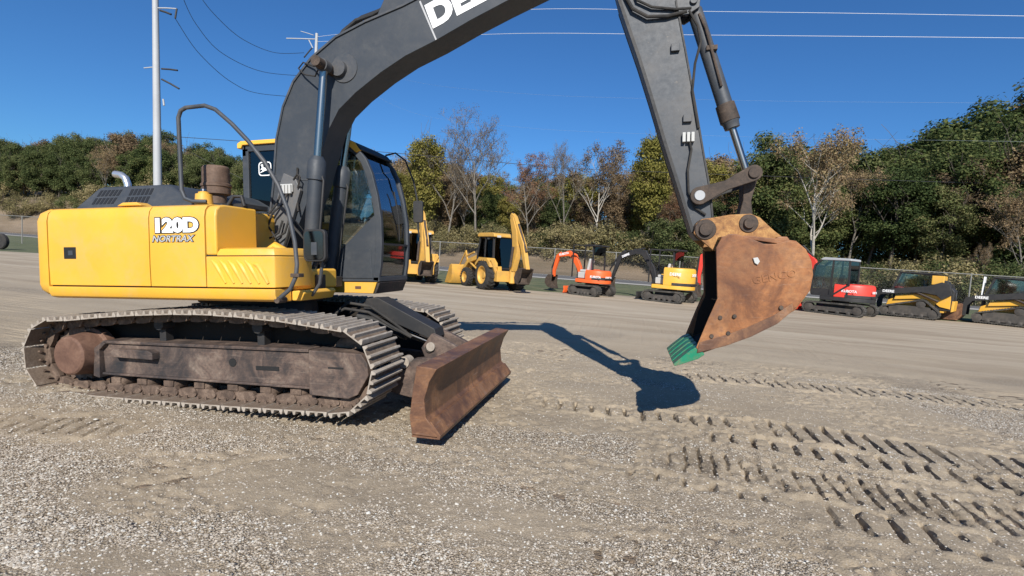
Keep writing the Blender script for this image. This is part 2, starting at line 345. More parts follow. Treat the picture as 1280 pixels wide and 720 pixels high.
def ter_h(x, y):
    base = -.03*np.ones_like(x)
    rise = np.clip((y-(46.6+np.clip(-x-10, 0, 90)*.17))/10, 0, 1); rise = rise*rise*(3-2*rise)
    left = np.clip((-x-5)/60, 0, 1)
    h = base+rise*(2.7+2.2*left)+np.clip((y-62)/60, 0, 1)*(3+7*left)
    h = h+rise*(fbm(x*.15, y*.15, 3, 4)-.45)*1.2
    return h
tm, _, _ = grid_mesh('ground', spaced(-900, -90, 80, 900, 1.6, 1.25), spaced(-300, 20, 110, 1500, 1.6, 1.25), ter_h)
def field_mat():
    m, nt, b = new_mat('dry_field'); co = nd(nt, 'NewGeometry').outputs['Position']
    mp = nd(nt, 'Mapping'); mp.inputs['Scale'].default_value = (.25, 1, 1); nt.links.new(co, mp.inputs[0])
    c = ramp(nt, noise(nt, mp.outputs[0], .35, 7, .65), [(.3,(.13,.10,.06)),(.48,(.20,.145,.095)),(.62,(.27,.20,.14)),(.75,(.17,.145,.075))])
    c = mixc(nt, ramp(nt, noise(nt, co, 6, 5, .7), [(.3,.5),(.7,0)]), c, (.07,.06,.035))
    nt.links.new(c, b.inputs['Base Color']); b.inputs['Roughness'].default_value = 1; bump(nt, b, noise(nt, co, 5, 5, .7), 1, .15); return m
FIELD = field_mat(); kind(link('ground', tm, FIELD), 'structure')
def strip(name, y0f, y1f, z, mat, x0=-160, x1=160, n=200):
    xs_ = np.linspace(x0, x1, n); v = []; f = []
    for x in xs_: v += [(x, y0f(x), z), (x, (y0f(x)+y1f(x))/2, z), (x, y1f(x), z)]
    for i in range(n-1):
        for k in (0, 1): a = i*3+k; f.append((a, a+3, a+4, a+1))
    o = kind(link(name, mesh_np(name, np.array(v), np.array(f)), mat), 'structure'); return o
def grass_mat():
    m, nt, b = new_mat('green_verge'); co = nd(nt, 'NewGeometry').outputs['Position']
    c = ramp(nt, noise(nt, co, .7, 7, .7), [(.3,(.06,.08,.035)),(.5,(.10,.115,.052)),(.7,(.17,.155,.085))])
    nt.links.new(c, b.inputs['Base Color']); b.inputs['Roughness'].default_value = 1; bump(nt, b, noise(nt, co, 14, 5, .7), 1, .05); return m
GRASS = grass_mat()
def bend(x): return max(0, -x-12)*.17
strip('grass_verge', lambda x: lot_edge(x)-1.5, lambda x: 36+bend(x), -.012, GRASS)
ROADM = paint('asphalt', (.10,.10,.105), dirt=(.2,.19,.17), amount=.5, rough=.9, scale=.3)
CONC = paint('pale_concrete', (.42,.40,.36), dirt=(.25,.23,.2), amount=.4, rough=.9, scale=.5)
strip('road', lambda x: 38.6+bend(x), lambda x: 46.5+bend(x), -.004, ROADM)
strip('road_shoulder', lambda x: 36.4+bend(x), lambda x: 38.5+bend(x), .004, CONC)
strip('road_line', lambda x: 46.0+bend(x), lambda x: 46.2+bend(x), .002, plain('line_paint', (.7,.7,.66), .7))

# loose stones in the foreground
rng = np.random.default_rng(3)
def stones(n, smin, smax, ymax, seed):
    rg = np.random.default_rng(seed)
    t = rg.random(n*5)**1.5; yy = -3.5+t*(ymax+3.5); xx = rg.uniform(-4, 10, n*5)
    keep = rg.random(n*5) < (.16+.84*gravel_mask(xx, yy)); xx = xx[keep][:n]; yy = yy[keep][:n]; k = len(xx)
    zz = lot_height(xx, yy)
    base = np.array([(1,0,0),(.3,.95,.0),(-.8,.6,0),(-.85,-.55,0),(.25,-.95,0),(.1,.1,.62),(.0,.0,-.5)])
    fc = np.array([(0,1,5),(1,2,5),(2,3,5),(3,4,5),(4,0,5)])
    s = rg.uniform(0, 1, k)**2.2*(smax-smin)+smin; a = rg.uniform(0, 6.28, k)
    v = base[None]*(1+rg.uniform(-.3, .3, (k, 7, 3))); v[:, 5, :2] += rg.uniform(-.4, .4, (k, 2))
    v = v*s[:, None, None]*np.stack([np.ones(k), rg.uniform(.6, 1, k), rg.uniform(.7, 1.2, k)], -1)[:, None]
    c, sn = np.cos(a)[:, None], np.sin(a)[:, None]
    vx = v[..., 0]*c-v[..., 1]*sn; vy = v[..., 0]*sn+v[..., 1]*c
    co = np.stack([vx+xx[:, None], vy+yy[:, None], v[..., 2]+zz[:, None]+s[:, None]*.08], -1).reshape(-1, 3)
    f = (fc[None]+np.arange(k)[:, None, None]*7).reshape(-1, 3)
    return co, f
c1, f1 = stones(250000, .003, .0115, 4.0, 1); c2, f2 = stones(1500, .010, .020, 5, 2)
def stone_mat():
    m, nt, b = new_mat('limestone_chips'); co = nd(nt, 'NewGeometry')
    r = nd(nt, 'NewGeometry').outputs['Random Per Island']
    c = ramp(nt, r, [(0,(0.240,0.200,0.151)),(.35,(0.384,0.331,0.261)),(.75,(0.512,0.452,0.376)),(1,(0.617,0.605,0.547))])
    nt.links.new(c, b.inputs['Base Color']); b.inputs['Roughness'].default_value = .9; return m
kind(link('loose_gravel', mesh_np('loose_gravel', np.concatenate([c1, c2]), np.concatenate([f1, f2+len(c1)])), stone_mat(), smooth=False), 'stuff')

# ------------------------------------------------------------------ the big excavator (x forward, -y towards the viewer)
TILT = R(3.78); PVX = -1.74
exc = empty('crawler_excavator'); exc.rotation_euler = (0, -TILT, 0)
exc.location = (PVX-PVX*math.cos(TILT), 0, -PVX*math.sin(TILT))
tag(exc, 'large yellow and charcoal excavator with raised boom and rusty bucket, nearest machine on the gravel', 'excavator')
def mir(pts): return pts+[(x, -y) for x, y in reversed(pts)]
# undercarriage
m = MB(); m.prism([(-.9,.25),(-.75,.62),(.75,.62),(1.0,.25)], -.62, .62); m.prism([(-1.0,.2),(-.9,.42),(1.1,.42),(1.2,.2)], -.80, .80)
m.cyl((0,0,.6), (0,0,.90), .62, .58, 32); carb = m.build('centre_frame', BLACK, exc, .02)
m = MB(); m.cyl((0,0,.88), (0,0,.955), .70, .70, 40); m.build('swing_bearing', DARKBR, exc, .008)
# crawler tracks
path = []
for a in np.linspace(-90, -270, 22): path.append((-1.62+.385*math.cos(R(a)), .335+.385*math.sin(R(a))))
path += [(-1.35,.735),(-1.0,.77),(-.6,.80),(-.1,.825),(.3,.83),(.72,.815),(1.15,.785),(1.45,.75)]
for a in np.linspace(84, -90, 22): path.append((1.68+.385*math.cos(R(a)), .335+.385*math.sin(R(a))))
path += [(1.2,-.055),(.5,-.062),(0,-.06),(-.6,-.06),(-1.2,-.055)]
P = np.array(path); Pc = np.vstack([P, P[:1]]); sl_ = np.concatenate([[0], np.cumsum(np.hypot(*np.diff(Pc, axis=0).T))]); PER = sl_[-1]
def on_path(s, inset=0):
    s = s % PER; x = np.interp(s, sl_, Pc[:, 0]); z = np.interp(s, sl_, Pc[:, 1])
    e = .04; x2 = np.interp((s+e) % PER, sl_, Pc[:, 0]); z2 = np.interp((s+e) % PER, sl_, Pc[:, 1]); x1 = np.interp((s-e) % PER, sl_, Pc[:, 0]); z1 = np.interp((s-e) % PER, sl_, Pc[:, 1])
    t = np.array([x2-x1, z2-z1]); t /= np.hypot(*t); n = np.array([-t[1], t[0]])       # path runs clockwise seen from -y: n points outwards
    return np.array([x, z])+n*(-inset), t, n
NS = 39; PT = PER/NS; W0, W1 = -1.245, -.645
def shoe_mesh():
    m = MB(); h = PT*.5
    prof = [(-h*.97,-.012),(-h*.97,.002),(-h*.90,.036),(-h*.74,.036),(-h*.64,.002),(-.18*h,.002),(-.11*h,.034),(.06*h,.034),(.14*h,.002),(.52*h,.002),(.62*h,.036),(.78*h,.036),(.90*h,.002),(.90*h,-.012)]
    m.loft([[(x, W0, z) for x, z in prof], [(x, W1, z) for x, z in prof]]); return m
yc = (W0+W1)/2
shoe_proto = None
for side in (0, 1):
    ch = MB()
    for k in range(NS):
        c, t, n = on_path((k+.5)*PT, .045)
        for dy in (-.085, .085):
            y = yc+dy; q = [(-.48,-.030),(-.40,-.055),(-.05,-.060),(.30,-.048),(.52,-.02),(.52,.025),(.25,.038),(-.35,.038),(-.48,.02)]
            pts = [(c[0]+t[0]*a*PT+n[0]*b_, c[1]+t[1]*a*PT+n[1]*b_) for a, b_ in q]
            ch.prism(pts, y-.022, y+.022)
        c2, t2, n2 = on_path(k*PT, .05); ch.cyl((c2[0], yc-.13, c2[1]), (c2[0], yc+.13, c2[1]), .022, n=10)
        for hx in (-.22, .18):
            p_ = (c[0]+t[0]*hx*PT, c[1]+t[1]*hx*PT)
            for dy in (-.16, .16): ch.cyl((p_[0]+n[0]*.005, yc+dy, p_[1]+n[1]*.005), (p_[0]-n[0]*-.045, yc+dy, p_[1]-n[1]*-.045), .014, n=6)
    if side: ch.v = [(x, -y, z) for x, y, z in ch.v]
    trk = ch.build('crawler_track', CHAINM, exc, smooth=False)
    for k in range(NS):
        if shoe_proto is None:
            shoe_proto = shoe_mesh().build('track_shoe', TRACKM, trk, .003); o = shoe_proto; o.data.materials.append(TRACKB)
            for pl_ in o.data.polygons:
                if max(o.data.vertices[i_].co.z for i_ in pl_.vertices) < .02 and abs(pl_.normal.z) > .5: pl_.material_index = 1
        else: o = shoe_proto.copy(); COL.objects.link(o); o.parent = trk
        c, t, n = on_path((k+.5)*PT); ang = math.atan2(t[1], t[0])
        if not side: o.matrix_local = Matrix.Translation((c[0], 0, c[1])) @ Matrix.Rotation(-ang, 4, 'Y')
        else: o.matrix_local = Matrix.Translation((c[0], -(2*0), c[1])) @ Matrix.Rotation(-ang, 4, 'Y') @ Matrix.Translation((0, -(W0+W1), 0))
    sg = -1 if not side else 1
    Y = lambda a: sg*abs(a)
    fr = MB(); fr.prism([(-1.16,.15),(-1.18,.40),(-1.10,.465),(1.34,.465),(1.34,.13)], Y(1.05), Y(.78))
    fr.prism([(-1.22,.44),(-1.14,.50),(1.32,.50),(1.32,.468),(-1.1,.468)], Y(1.075), Y(.80))
    fr.prism([(-1.16,.16),(1.34,.14),(1.34,.115),(-1.16,.135)], Y(1.085), Y(1.0))
    fr.prism([(-1.26,.12),(-1.24,.42),(-1.13,.49),(-1.09,.47),(-1.17,.40),(-1.18,.10)], Y(1.10), Y(.86))
    fr.prism([(-.98,.395),(-.94,.425),(-.50,.425),(-.44,.40),(-.44,.33),(-.94,.34)], Y(1.14), Y(1.0))       # step plate
    fo = fr.build('track_frame', FRAMEM, exc, .008)
    wl = MB(); wl.prism([(-1.90,.20),(-1.93,.45),(-1.75,.64),(-1.0,.72),(0,.77),(.8,.765),(1.4,.71),(1.75,.62),(1.9,.4),(1.8,.12),(-1.75,.08)], Y(.76), Y(.70)); wl.build('track_shade_plate', MUDSHADE, fo)  # added dark plate, paints the shade inside the track
    MB().box(.72, .98, Y(1.047), Y(1.056), .27, .31).build('frame_slot', INK, fo); s_ = MB(); s_.cyl((.45, Y(1.045), .33), (.45, Y(1.056), .33), .042, n=14); s_.build('frame_hole', INK, fo)
    g = MB(); g.prism([(1.352,.50),(1.90,.485),(1.96,.40),(1.97,.28),(1.86,.10),(1.76,.055),(1.352,.07)], Y(1.12), Y(.78)); go = g.build('idler_guard', FRAMEM, exc, .012)
    s_ = MB(); s_.box(1.56, 1.72, Y(1.118), Y(1.1235), .335, .350); s_.build('guard_slot', INK, go)
    w = MB(); w.lathe([(0,.10),(0,.27),(.03,.30),(.13,.30),(.16,.27),(.16,.10)], (1.70, Y(.87), .335), (0,-sg,0) if False else (0, -1 if sg>0 else 1, 0), 32); w.build('idler_wheel', CHAINM, exc)
    sp = MB(); pr = []
    for k in range(42):
        a = 2*math.pi*k/42; r = .325 if k % 2 else .275; pr.append((-1.60+r*math.cos(a), .335+r*math.sin(a)))
    sp.prism(pr, Y(.98), Y(.92)); sp.build('sprocket', CHAINM, exc)
    hb = MB(); hb.lathe([(0,.27),(.09,.27),(.10,.235),(.24,.215),(.315,.205),(.33,.185),(.33,.02)], (-1.45, Y(.88), .345), (0, sg, 0), 40); hb.build('final_drive', HUBM, exc, .006)
    mm = MB(); mm.prism([(-1.45,.18),(-1.45,.50),(-1.12,.47),(-1.12,.14)], Y(1.0), Y(.80)); mm.build('motor_guard', FRAMEM, exc, .02)
    for x in (-1.02,-.68,-.34,.04,.44,.82,1.16):
        r_ = MB(); r_.lathe([(0,.03),(0,.065),(.03,.085),(.22,.085),(.25,.065),(.25,.03)], (x, Y(1.04), .06), (0,-sg,0), 18)
        r_.box(x-.06, x+.06, Y(1.055), Y(.99), .045, .105); r_.build('track_roller', CHAINM, exc, .004)
    for x in (-.5, .7):
        r_ = MB(); r_.cyl((x, Y(1.0), .68), (x, Y(.85), .68), .06, n=16); r_.box(x-.04, x+.04, Y(.95), Y(.86), .46, .66); r_.build('carrier_roller', BLACK, exc)  # black colour stands in for the shade under the top run
# blade
def bl_prof(inner=False): return [(2.57,.425),(2.755,.405),(2.685,.29),(2.638,.14),(2.65,-.02),(2.765,-.155),(2.75,-.185),(2.52,-.175),(2.50,-.02),(2.53,.2)]
BX = lambda pr: [(x-.03, z+.022) for x, z in pr]
m = MB(); m.prism(BX(bl_prof()), -1.33, 1.30); blade = m.build('dozer_blade', BLADEM, exc, .008)
m = MB(); m.prism(BX([(2.70,-.05),(2.785,-.165),(2.775,-.20),(2.52,-.195),(2.52,-.178),(2.752,-.187),(2.755,-.16),(2.68,-.05)]), -1.332, 1.302); m.build('cutting_edge', BLADEM, blade, .002)
m = MB()
for s in (-1, 1):
    m.prism([(2.53,.38),(2.53,-.10),(2.1,-.06),(1.2,.12),(1.15,.30),(2.05,.22),(2.15,.34)], s*.42, s*.52)
m.prism([(2.53,.42),(2.53,.05),(2.18,.20),(2.1,.40),(2.22,.56),(2.32,.52)], -.20, -.13); m.prism([(2.53,.42),(2.53,.05),(2.18,.20),(2.1,.40),(2.22,.56),(2.32,.52)], .13, .20)
m.box(1.9, 2.4, -.42, .42, .02, .12); m.build('blade_arm', FRAMEM, exc, .008)
m = MB(); m.cyl((1.25,0,.70), (1.85,0,.52), .075); m.build('blade_cylinder', BLACK, exc)
m = MB(); m.prism([(1.36,.80),(1.40,.92),(1.55,.93),(2.22,.60),(2.25,.50),(2.16,.49)], -.11, .15); m.build('cylinder_guard', BLACK, exc, .01)
m = MB(); m.cyl((1.85,0,.52), (2.22,0,.40), .032); m.cyl((2.2,-.22,.40),(2.2,.22,.40), .045); m.build('blade_rod', CHROME, exc)
m = MB(); pass
for q_ in (((2.22,-.235,.42),(2.22,-.205,.42),.05),((1.02,-.70,.62),(1.02,-.60,.62),.075),((2.05,-.54,.30),(2.05,-.40,.30),.06)): MB().cyl(*q_).build('blade_pin', TRACKM, exc, .006)
m = MB()
for k, (a, b_, c_) in enumerate([(-.30,.78,.62),(-.24,.84,.66),(.22,.82,.60)]): m.tube([(1.0,a,.70),(1.25,a,b_+.04),(1.5,a*.8,b_),(1.75,a*.6,c_),(1.95,a*.4,.50)], .016, 8)
m.build('blade_hose', RUBBER, exc)

# upper house
m = MB(); plan = [(-1.615,-1.240),(-1.72,-1.238),(-1.775,-1.215),(-1.815,-1.13),(-1.89,-.93),(-1.98,-.7),(-2.08,-.4),(-2.12,0)]
plan = plan+[(x,-y) for x, y in reversed(plan[:-1])]
cw = MB()
def inset(pl, d): return [(x+(d if x < -1.65 else 0), y*(1-d/1.3)) for x, y in pl]
cw.loft([[(x,y,z) for x, y in inset(plan, d)] for z, d in ((.975,.10),(.99,.05),(1.04,.012),(1.10,0),(1.76,0),(1.84,.02),(1.885,.07),(1.90,.14))])
cw.build('counterweight', YEL, exc)
m = MB(); m.box(-1.61, .34, -1.0, 1.20, 1.09, 1.87); m.build('engine_housing', YEL, exc, .03)
dprof = [(-1.0,1.092),(-1.237,1.092),(-1.242,1.30),(-1.240,1.76),(-1.228,1.83),(-1.195,1.875),(-1.13,1.893),(-1.0,1.897)]
for x0, x1, nm in ((-1.602, -.318, 'engine_door'), (-.306, .338, 'pump_door')):
    d = MB().prism_x(dprof, x0, x1).build(nm, YEL, exc, .006)
    if nm == 'engine_door':
        MB().box(-1.392, -1.235, -1.247, -1.239, 1.365, 1.485).build('latch_plate', INK, d, .004); MB().box(-1.33,-1.27,-1.252,-1.246,1.40,1.45).build('latch_handle', GREYW, d, .003)
MB().box(-1.60,.34,-1.215,-1.0,1.05,1.80).build('door_backing', BLACK, exc)
MB().prism_x([(-1.0,.952),(-1.16,.955),(-1.215,.975),(-1.238,1.02),(-1.240,1.078),(-1.0,1.078)], -1.63, 1.10).build('side_skirt', YEL, exc, .008)
MB().prism_x([(1.0,.952),(1.16,.955),(1.215,.975),(1.238,1.02),(1.240,1.86),(1.0,1.87)], -1.60, -.64).build('far_side_panel', YEL, exc, .01)
MB().box(-1.6, .52, -.98, 1.15, .96, 1.045).box(.52, 1.09, -.98, -.42, .96, 1.045).build('deck', BLACK, exc, .01)
m = MB(); m.prism_x([(-.69,1.392),(-1.242,1.392),(-1.246,1.42),(-1.246,1.76),(-1.232,1.83),(-1.195,1.87),(-1.12,1.885),(-.69,1.885)], .350, .475); tank = m.build('fuel_tank', YEL, exc, .022)
m = MB(); m.box(-.2,.35,-1.0,-.5,1.6,1.88)
tb = MB(); pl = [(.352,-1.243),(1.02,-1.243),(1.085,-1.215),(1.115,-1.15),(1.13,-.72),(1.10,-.67),(.352,-.67)]
tb.prism_z(pl, 1.09, 1.385); tbo = tb.build('toolbox', YEL, exc, .008)
lid = MB(); pl2 = [(max(x,.475), y) for x, y in pl]
lid.loft([[(x,y,z) for x, y in [(a+(d if a < .5 else -d), b_+(d if b_ < -1 else -d)) for a, b_ in pl2]] for z, d in ((1.393,0),(1.42,.004),(1.455,.02),(1.468,.06))]); lid.build('toolbox_lid', YEL, tbo, .004)
MB().prism_z([(a-.006 if a > .4 else a, b_+.006 if b_ < -1 else b_) for a, b_ in pl], 1.383, 1.396).build('lid_seam', INK, tbo)
rb = MB()
for k in range(6):
    x = .42+k*.092; L = .0 if k < 5 else .03
    rb.tube([(x,-1.240,1.345-L),(x+.05,-1.238,1.30),(x+.105,-1.238,1.22),(x+.15,-1.240,1.13)], [.014,.030,.030,.014], 10)
rb.build('side_rib', YEL, tbo)
m = MB(); m.prism([(1.10,.955),(1.10,1.05),(1.22,1.06),(1.24,1.03),(1.20,.955)], -1.0, -.45); m.build('front_step', YEL, exc, .012)
MB().box(.48,1.10,-.95,-.20,1.05,1.26).build('front_deck', YEL, exc, .03)
MB().tube([(.49,-.62,1.40),(.62,-.60,1.50),(.80,-.58,1.40),(.84,-.57,1.25)], .05, 10).build('deck_pipe', YEL, exc)
# hood
m = MB()
def rect(x0,x1,y0,y1,z): return [(x0,y0,z),(x1,y0,z),(x1,y1,z),(x0,y1,z)]
m.loft([rect(-1.60,-.02,-.98,.95,1.88), rect(-1.575,-.03,-.965,.93,1.93), rect(-1.40,-.42,-.865,.80,2.135), rect(-1.36,-.50,-.83,.76,2.16)])
hood = m.build('engine_hood', GREY, exc, .03)
for gx0, ncol in ((-1.36, 6), (-.93, 6)):
    v = MB()
    for r_ in range(2):
        for k in range(ncol):
            z0 = 1.955+r_*.09; z1 = z0+.07
            def hp(x, z):
                f = (z-1.93)/(2.135-1.93); y = -.965+.10*f; return (x+(-1+2*0)*0+.05*(f-.5)*(1 if gx0 < -1.2 else .3), y-.004, z)
            x0 = gx0+k*.052; x1 = x0+.034
            a, b_, c_, d_ = hp(x0,z0), hp(x1,z0), hp(x1,z1), hp(x0,z1)
            v.loft([[a,b_,c_,d_], [(p[0],p[1]+.012,p[2]) for p in (a,b_,c_,d_)]])
    v.build('vent_slots', INK, hood)
MB().prism([(-.80,1.90),(-.72,1.935),(-.55,1.935),(-.48,1.90)], -1.16, -1.02).build('door_hinge_cap', YEL, exc, .01)
e_ = MB(); e_.tube([(-1.42,-.50,2.10),(-1.42,-.50,2.24),(-1.45,-.50,2.31),(-1.51,-.50,2.35),(-1.60,-.50,2.365)], .038, 16, cap=False); e_.tube([(-1.42,-.50,2.10),(-1.42,-.50,2.24),(-1.45,-.50,2.31),(-1.51,-.50,2.35),(-1.60,-.50,2.365)], .030, 16, cap=False); e_.build('exhaust_pipe', SHINY, exc)
m = MB(); m.lathe([(0,.06),(0,.10),(.10,.10),(.12,.14),(.19,.142),(.20,.152),(.225,.152),(.235,.138),(.40,.135),(.42,.12),(.425,.02)], (-.105,-.60,1.95), (0,0,1), 32); pc = m.build('air_precleaner', DRUMM, exc)
MB().box(-.26,.10,-.75,-.45,1.86,1.96).build('precleaner_base', BLACK, exc, .03)
m = MB(); m.lathe([(0,.085),(.12,.075),(.125,.05),(.14,.05),(.15,.02)], (.135,-1.02,1.89), (0,0,1), 24); m.build('filler_neck', YEL, exc)
MB().lathe([(0,.03),(.02,.028),(.026,.01)], (.135,-1.02,2.04), (0,0,1), 16).build('filler_cap', CHROME, exc)
m = MB(); m.tube([(.30,-.90,1.90),(.36,-.88,2.0),(.44,-.86,2.0),(.46,-.85,1.90)], .02, 10); m.box(.22,.46,-.86,-.5,1.885,1.93); m.build('battery_bracket', BLACK, exc, .006)
# handrail
rl = MB(); pts = [(.24,-1.10,1.925),(.13,-1.15,1.925),(.04,-1.15,1.955),(.0,-1.15,2.04),(-.005,-1.15,2.40),(-.01,-1.15,2.74),(.02,-1.15,2.805),(.08,-1.15,2.83),(.30,-1.15,2.835),(.42,-1.15,2.79),(.60,-1.15,2.645),(.78,-1.15,2.47),(.95,-1.15,2.27),(1.09,-1.15,2.05),(1.19,-1.15,1.81),(1.255,-1.15,1.52),(1.28,-1.16,1.31),(1.275,-1.17,1.20),(1.22,-1.18,1.08),(1.08,-1.19,.97)]
rl.tube(pts, .020, 12); rail = rl.build('handrail', GREYW, exc)
c_ = MB(); c_.box(1.235,1.325,-1.20,-1.12,1.19,1.225); c_.cyl((1.10,-1.22,.975),(1.10,-1.10,.975),.03); c_.build('rail_clamp', DARKBR, rail, .004)
# mirror
def rrect(x0,x1,z0,z1,r,n=4):
    p = []
    for cx,cz,a0 in ((x1-r,z1-r,0),(x0+r,z1-r,90),(x0+r,z0+r,180),(x1-r,z0+r,270)):
        for k in range(n+1): a = R(a0+90*k/n); p.append((cx+r*math.cos(a), cz+r*math.sin(a)))
    return p
mr = MB(); mr.prism(rrect(1.235,1.475,1.335,1.645,.05), -1.0, -.95); mir_o = mr.build('mirror', BLACK, exc, .008)
MB().prism(rrect(1.255,1.455,1.355,1.625,.04), -1.007, -.999).build('mirror_glass', plain('mirror_glass', (.16,.15,.145), .15, 1), mir_o)
mr = MB(); mr.tube([(1.36,-.94,1.50),(1.37,-.90,1.30),(1.33,-.88,1.12),(1.22,-.85,1.0)], .017, 8); mr.box(1.33,1.39,-1.012,-1.004,1.40,1.52); mr.build('mirror_stem', GREYW, mir_o)
# boom
up = [(.22,1.42),(.20,1.60),(.29,2.20),(.345,2.73),(.44,3.09),(.58,3.36),(.81,3.60),(1.12,3.80),(1.48,3.93),(1.92,4.05),(2.4,4.22),(3.0,4.42),(3.8,4.62),(4.45,4.70),(4.62,4.62)]
lo = [(4.66,4.50),(4.56,4.42),(3.9,4.28),(3.04,3.97),(2.68,3.83),(2.29,3.66),(1.94,3.53),(1.65,3.38),(1.35,3.19),(1.14,3.02),(1.01,2.81),(.90,2.50),(.80,2.20),(.58,1.70),(.46,1.45),(.34,1.36)]
m = MB(); m.prism(up+lo, -.18, .18); boom = m.build('boom', GREY, exc, .006)
for s in (-1, 1):
    lp = MB(); a = [Vector((x,0,z)) for x, z in up[1:]]
    for i in range(len(a)-1): lp.bar((a[i].x, s*.185, a[i].z+.004), (a[i+1].x, s*.185, a[i+1].z+.004), .022, .022)
    lp.build('boom_weld_flange', GREYW, boom)
MB().box(.30,.84,-.1855,-.1805,2.26,2.275).build('boom_seam', GREYW, boom)
ft = MB(); ft.prism([(.14,1.30),(.20,1.55),(.33,1.85),(.41,2.20),(.47,2.34),(.56,2.30),(.62,2.28),(.68,2.14),(.60,1.90),(.50,1.62),(.40,1.30)], -.245, -.19); ft.build('boom_foot_plate', paint('pale_grey_paint', (.105,.108,.112), dirt=(.2,.17,.14), amount=.6), boom, .008)
fb = MB(); fb.box(.44,.60,-.275,-.25,2.12,2.21)
for k in range(4): fb.box(.445+k*.04,.475+k*.04,-.30,-.27,2.10,2.20)
fb.build('hose_manifold', LIGHTG, boom, .004)
hs = MB()
for k, (x0, zz) in enumerate([(.46,0),(.54,.02)]):
    hs.tube([(x0,-.285,2.10),(x0-.03,-.32,1.98),(x0-.13-.02*k,-.34,1.86+zz),(x0-.19-.02*k,-.34,1.72+zz),(x0-.12,-.33,1.60),(x0-.02,-.31,1.66),(x0+.02,-.29,1.80)], .012, 7)
hs.tube([(.66,-.26,2.16),(.70,-.27,2.28),(.66,-.26,2.32),(.60,-.25,2.26)], .010, 7); hs.tube([(.62,-.2,2.40),(.60,-.2,2.1),(.66,-.26,1.9)], .012, 7)
hs.build('boom_hose', RUBBER, boom)
tb_ = MB(); tb_.tube([(.98,.02,3.77),(1.07,.02,3.90),(1.18,.02,4.00),(1.33,.02,4.08),(1.55,.02,4.13),(1.9,.02,4.3)], .028, 10); tb_.tube([(1.05,-.06,3.80),(1.14,-.06,3.92),(1.3,-.06,4.02),(1.5,-.06,4.06),(1.9,-.06,4.22)], .022, 10); tb_.build('boom_pipe', BLACK, boom)
br = MB()
for s in (-1, 1): br.prism([(1.55,3.96),(1.72,4.28),(1.86,4.30),(2.15,4.18),(2.2,4.10)], s*.10-.015, s*.10+.015)
br.cyl((1.80,-.14,4.22),(1.80,.14,4.22),.035); br.build('arm_cylinder_bracket', GREY, boom, .006)
ac = MB(); ac.cyl((1.85,0,4.26),(3.35,0,4.86),.075); ac.cyl((3.35,0,4.86),(3.42,0,4.89),.088); ac.build('arm_cylinder', BLACK, exc); MB().cyl((3.4,0,4.88),(4.25,0,5.15),.035).build('arm_cylinder_rod', CHROME, exc)
# boom pin boss and stripe, letters
bb = MB()
bb.cyl((1.07,-.50,3.44),(1.07,.50,3.44),.055); bb.build('boom_cylinder_pin', DARKBR, boom, .004)
bb = MB(); bb.lathe([(0,.16),(.012,.155),(.012,.02)], (1.22,-.18,3.46), (0,-1,0), 32); bb.lathe([(0,.09),(.05,.085),(.05,.02)], (1.17,-.19,3.45), (0,-1,0), 28); MB().lathe([(0,.16),(.012,.155),(.012,.02)], (1.22,.18,3.46), (0,1,0), 32).build('pin_boss', GREYW, boom); bb.build('pin_boss', GREYW, boom)
m = MB(); m.prism([(2.105,4.075),(2.122,4.082),(2.300,3.668),(2.285,3.660)], -.1835, -.1805); m.build('boom_stripe', GREYDEC, boom)
ang = R(21)
text_mesh('DEERE', .335, .018, .001, WHITE, 'boom_lettering', boom, face_y(2.245,-.1835,3.795,ang,1.12,1.0), space=1.02)
# arm, curved feeder hoses
armp = [(4.00,4.70),(4.05,4.30),(4.16,3.88),(4.24,3.64),(4.36,3.29),(4.47,2.94),(4.61,2.47),(4.76,2.0),(4.875,1.62),(4.92,1.55),(5.04,1.545),(5.085,1.62),(5.075,1.75),(5.05,2.0),(4.98,2.38),(4.90,2.83),(4.80,3.36),(4.71,3.81),(4.66,4.2),(4.60,4.75),(4.45,5.1),(4.2,5.2)]
m = MB(); m.prism(armp, -.15, .15); arm = m.build('arm', GREYW, exc, .006)
ed = armp[2:9]
for s in (-1, 1):
    fl = MB()
    for i in range(len(ed)-1): fl.bar((ed[i][0]+.012, s*.155, ed[i][1]), (ed[i+1][0]+.012, s*.155, ed[i+1][1]), .024, .03)
    fl.build('arm_weld_flange', BLACK, arm); fl = MB(); ed2 = armp[12:18]
    for i in range(len(ed2)-1): fl.bar((ed2[i][0]-.01, s*.153, ed2[i][1]), (ed2[i+1][0]-.01, s*.153, ed2[i+1][1]), .014, .016)
    fl.build('arm_weld_flange', BLACK, arm)
hb_ = MB(); hb_.tube([(4.20,-.17,3.95),(4.30,-.19,3.76),(4.44,-.19,3.67),(4.62,-.18,3.66),(4.80,-.17,3.69)], .017, 8)
hb_.tube([(4.28,-.17,4.0),(4.34,-.18,3.84),(4.48,-.18,3.76),(4.70,-.17,3.72),(4.84,-.16,3.72)], .013, 8)
hb_.tube([(4.82,-.16,3.70),(4.90,-.16,3.55),(4.93,-.16,3.40),(4.88,-.165,3.2),(4.86,-.165,2.95),(4.92,-.165,2.6)], .012, 8)
hb_.tube([(4.83,-.17,2.53),(4.86,-.18,2.40),(4.83,-.18,2.2),(4.84,-.18,2.0),(4.90,-.17,1.85),(5.0,-.17,1.78)], .011, 8)
hb_.build('arm_hose', RUBBER, arm)
for x, z in ((4.68,3.37),(4.80,2.70)): MB().box(x-.02,x+.06,-.185,-.15,z-.04,z+.03).build('arm_bracket', GREYW, arm, .005)
br = MB()
for k in range(3): br.box(4.775+k*.04,4.805+k*.04,-.20,-.15,2.47,2.56)
br.build('valve_block', LIGHTG, arm, .005)
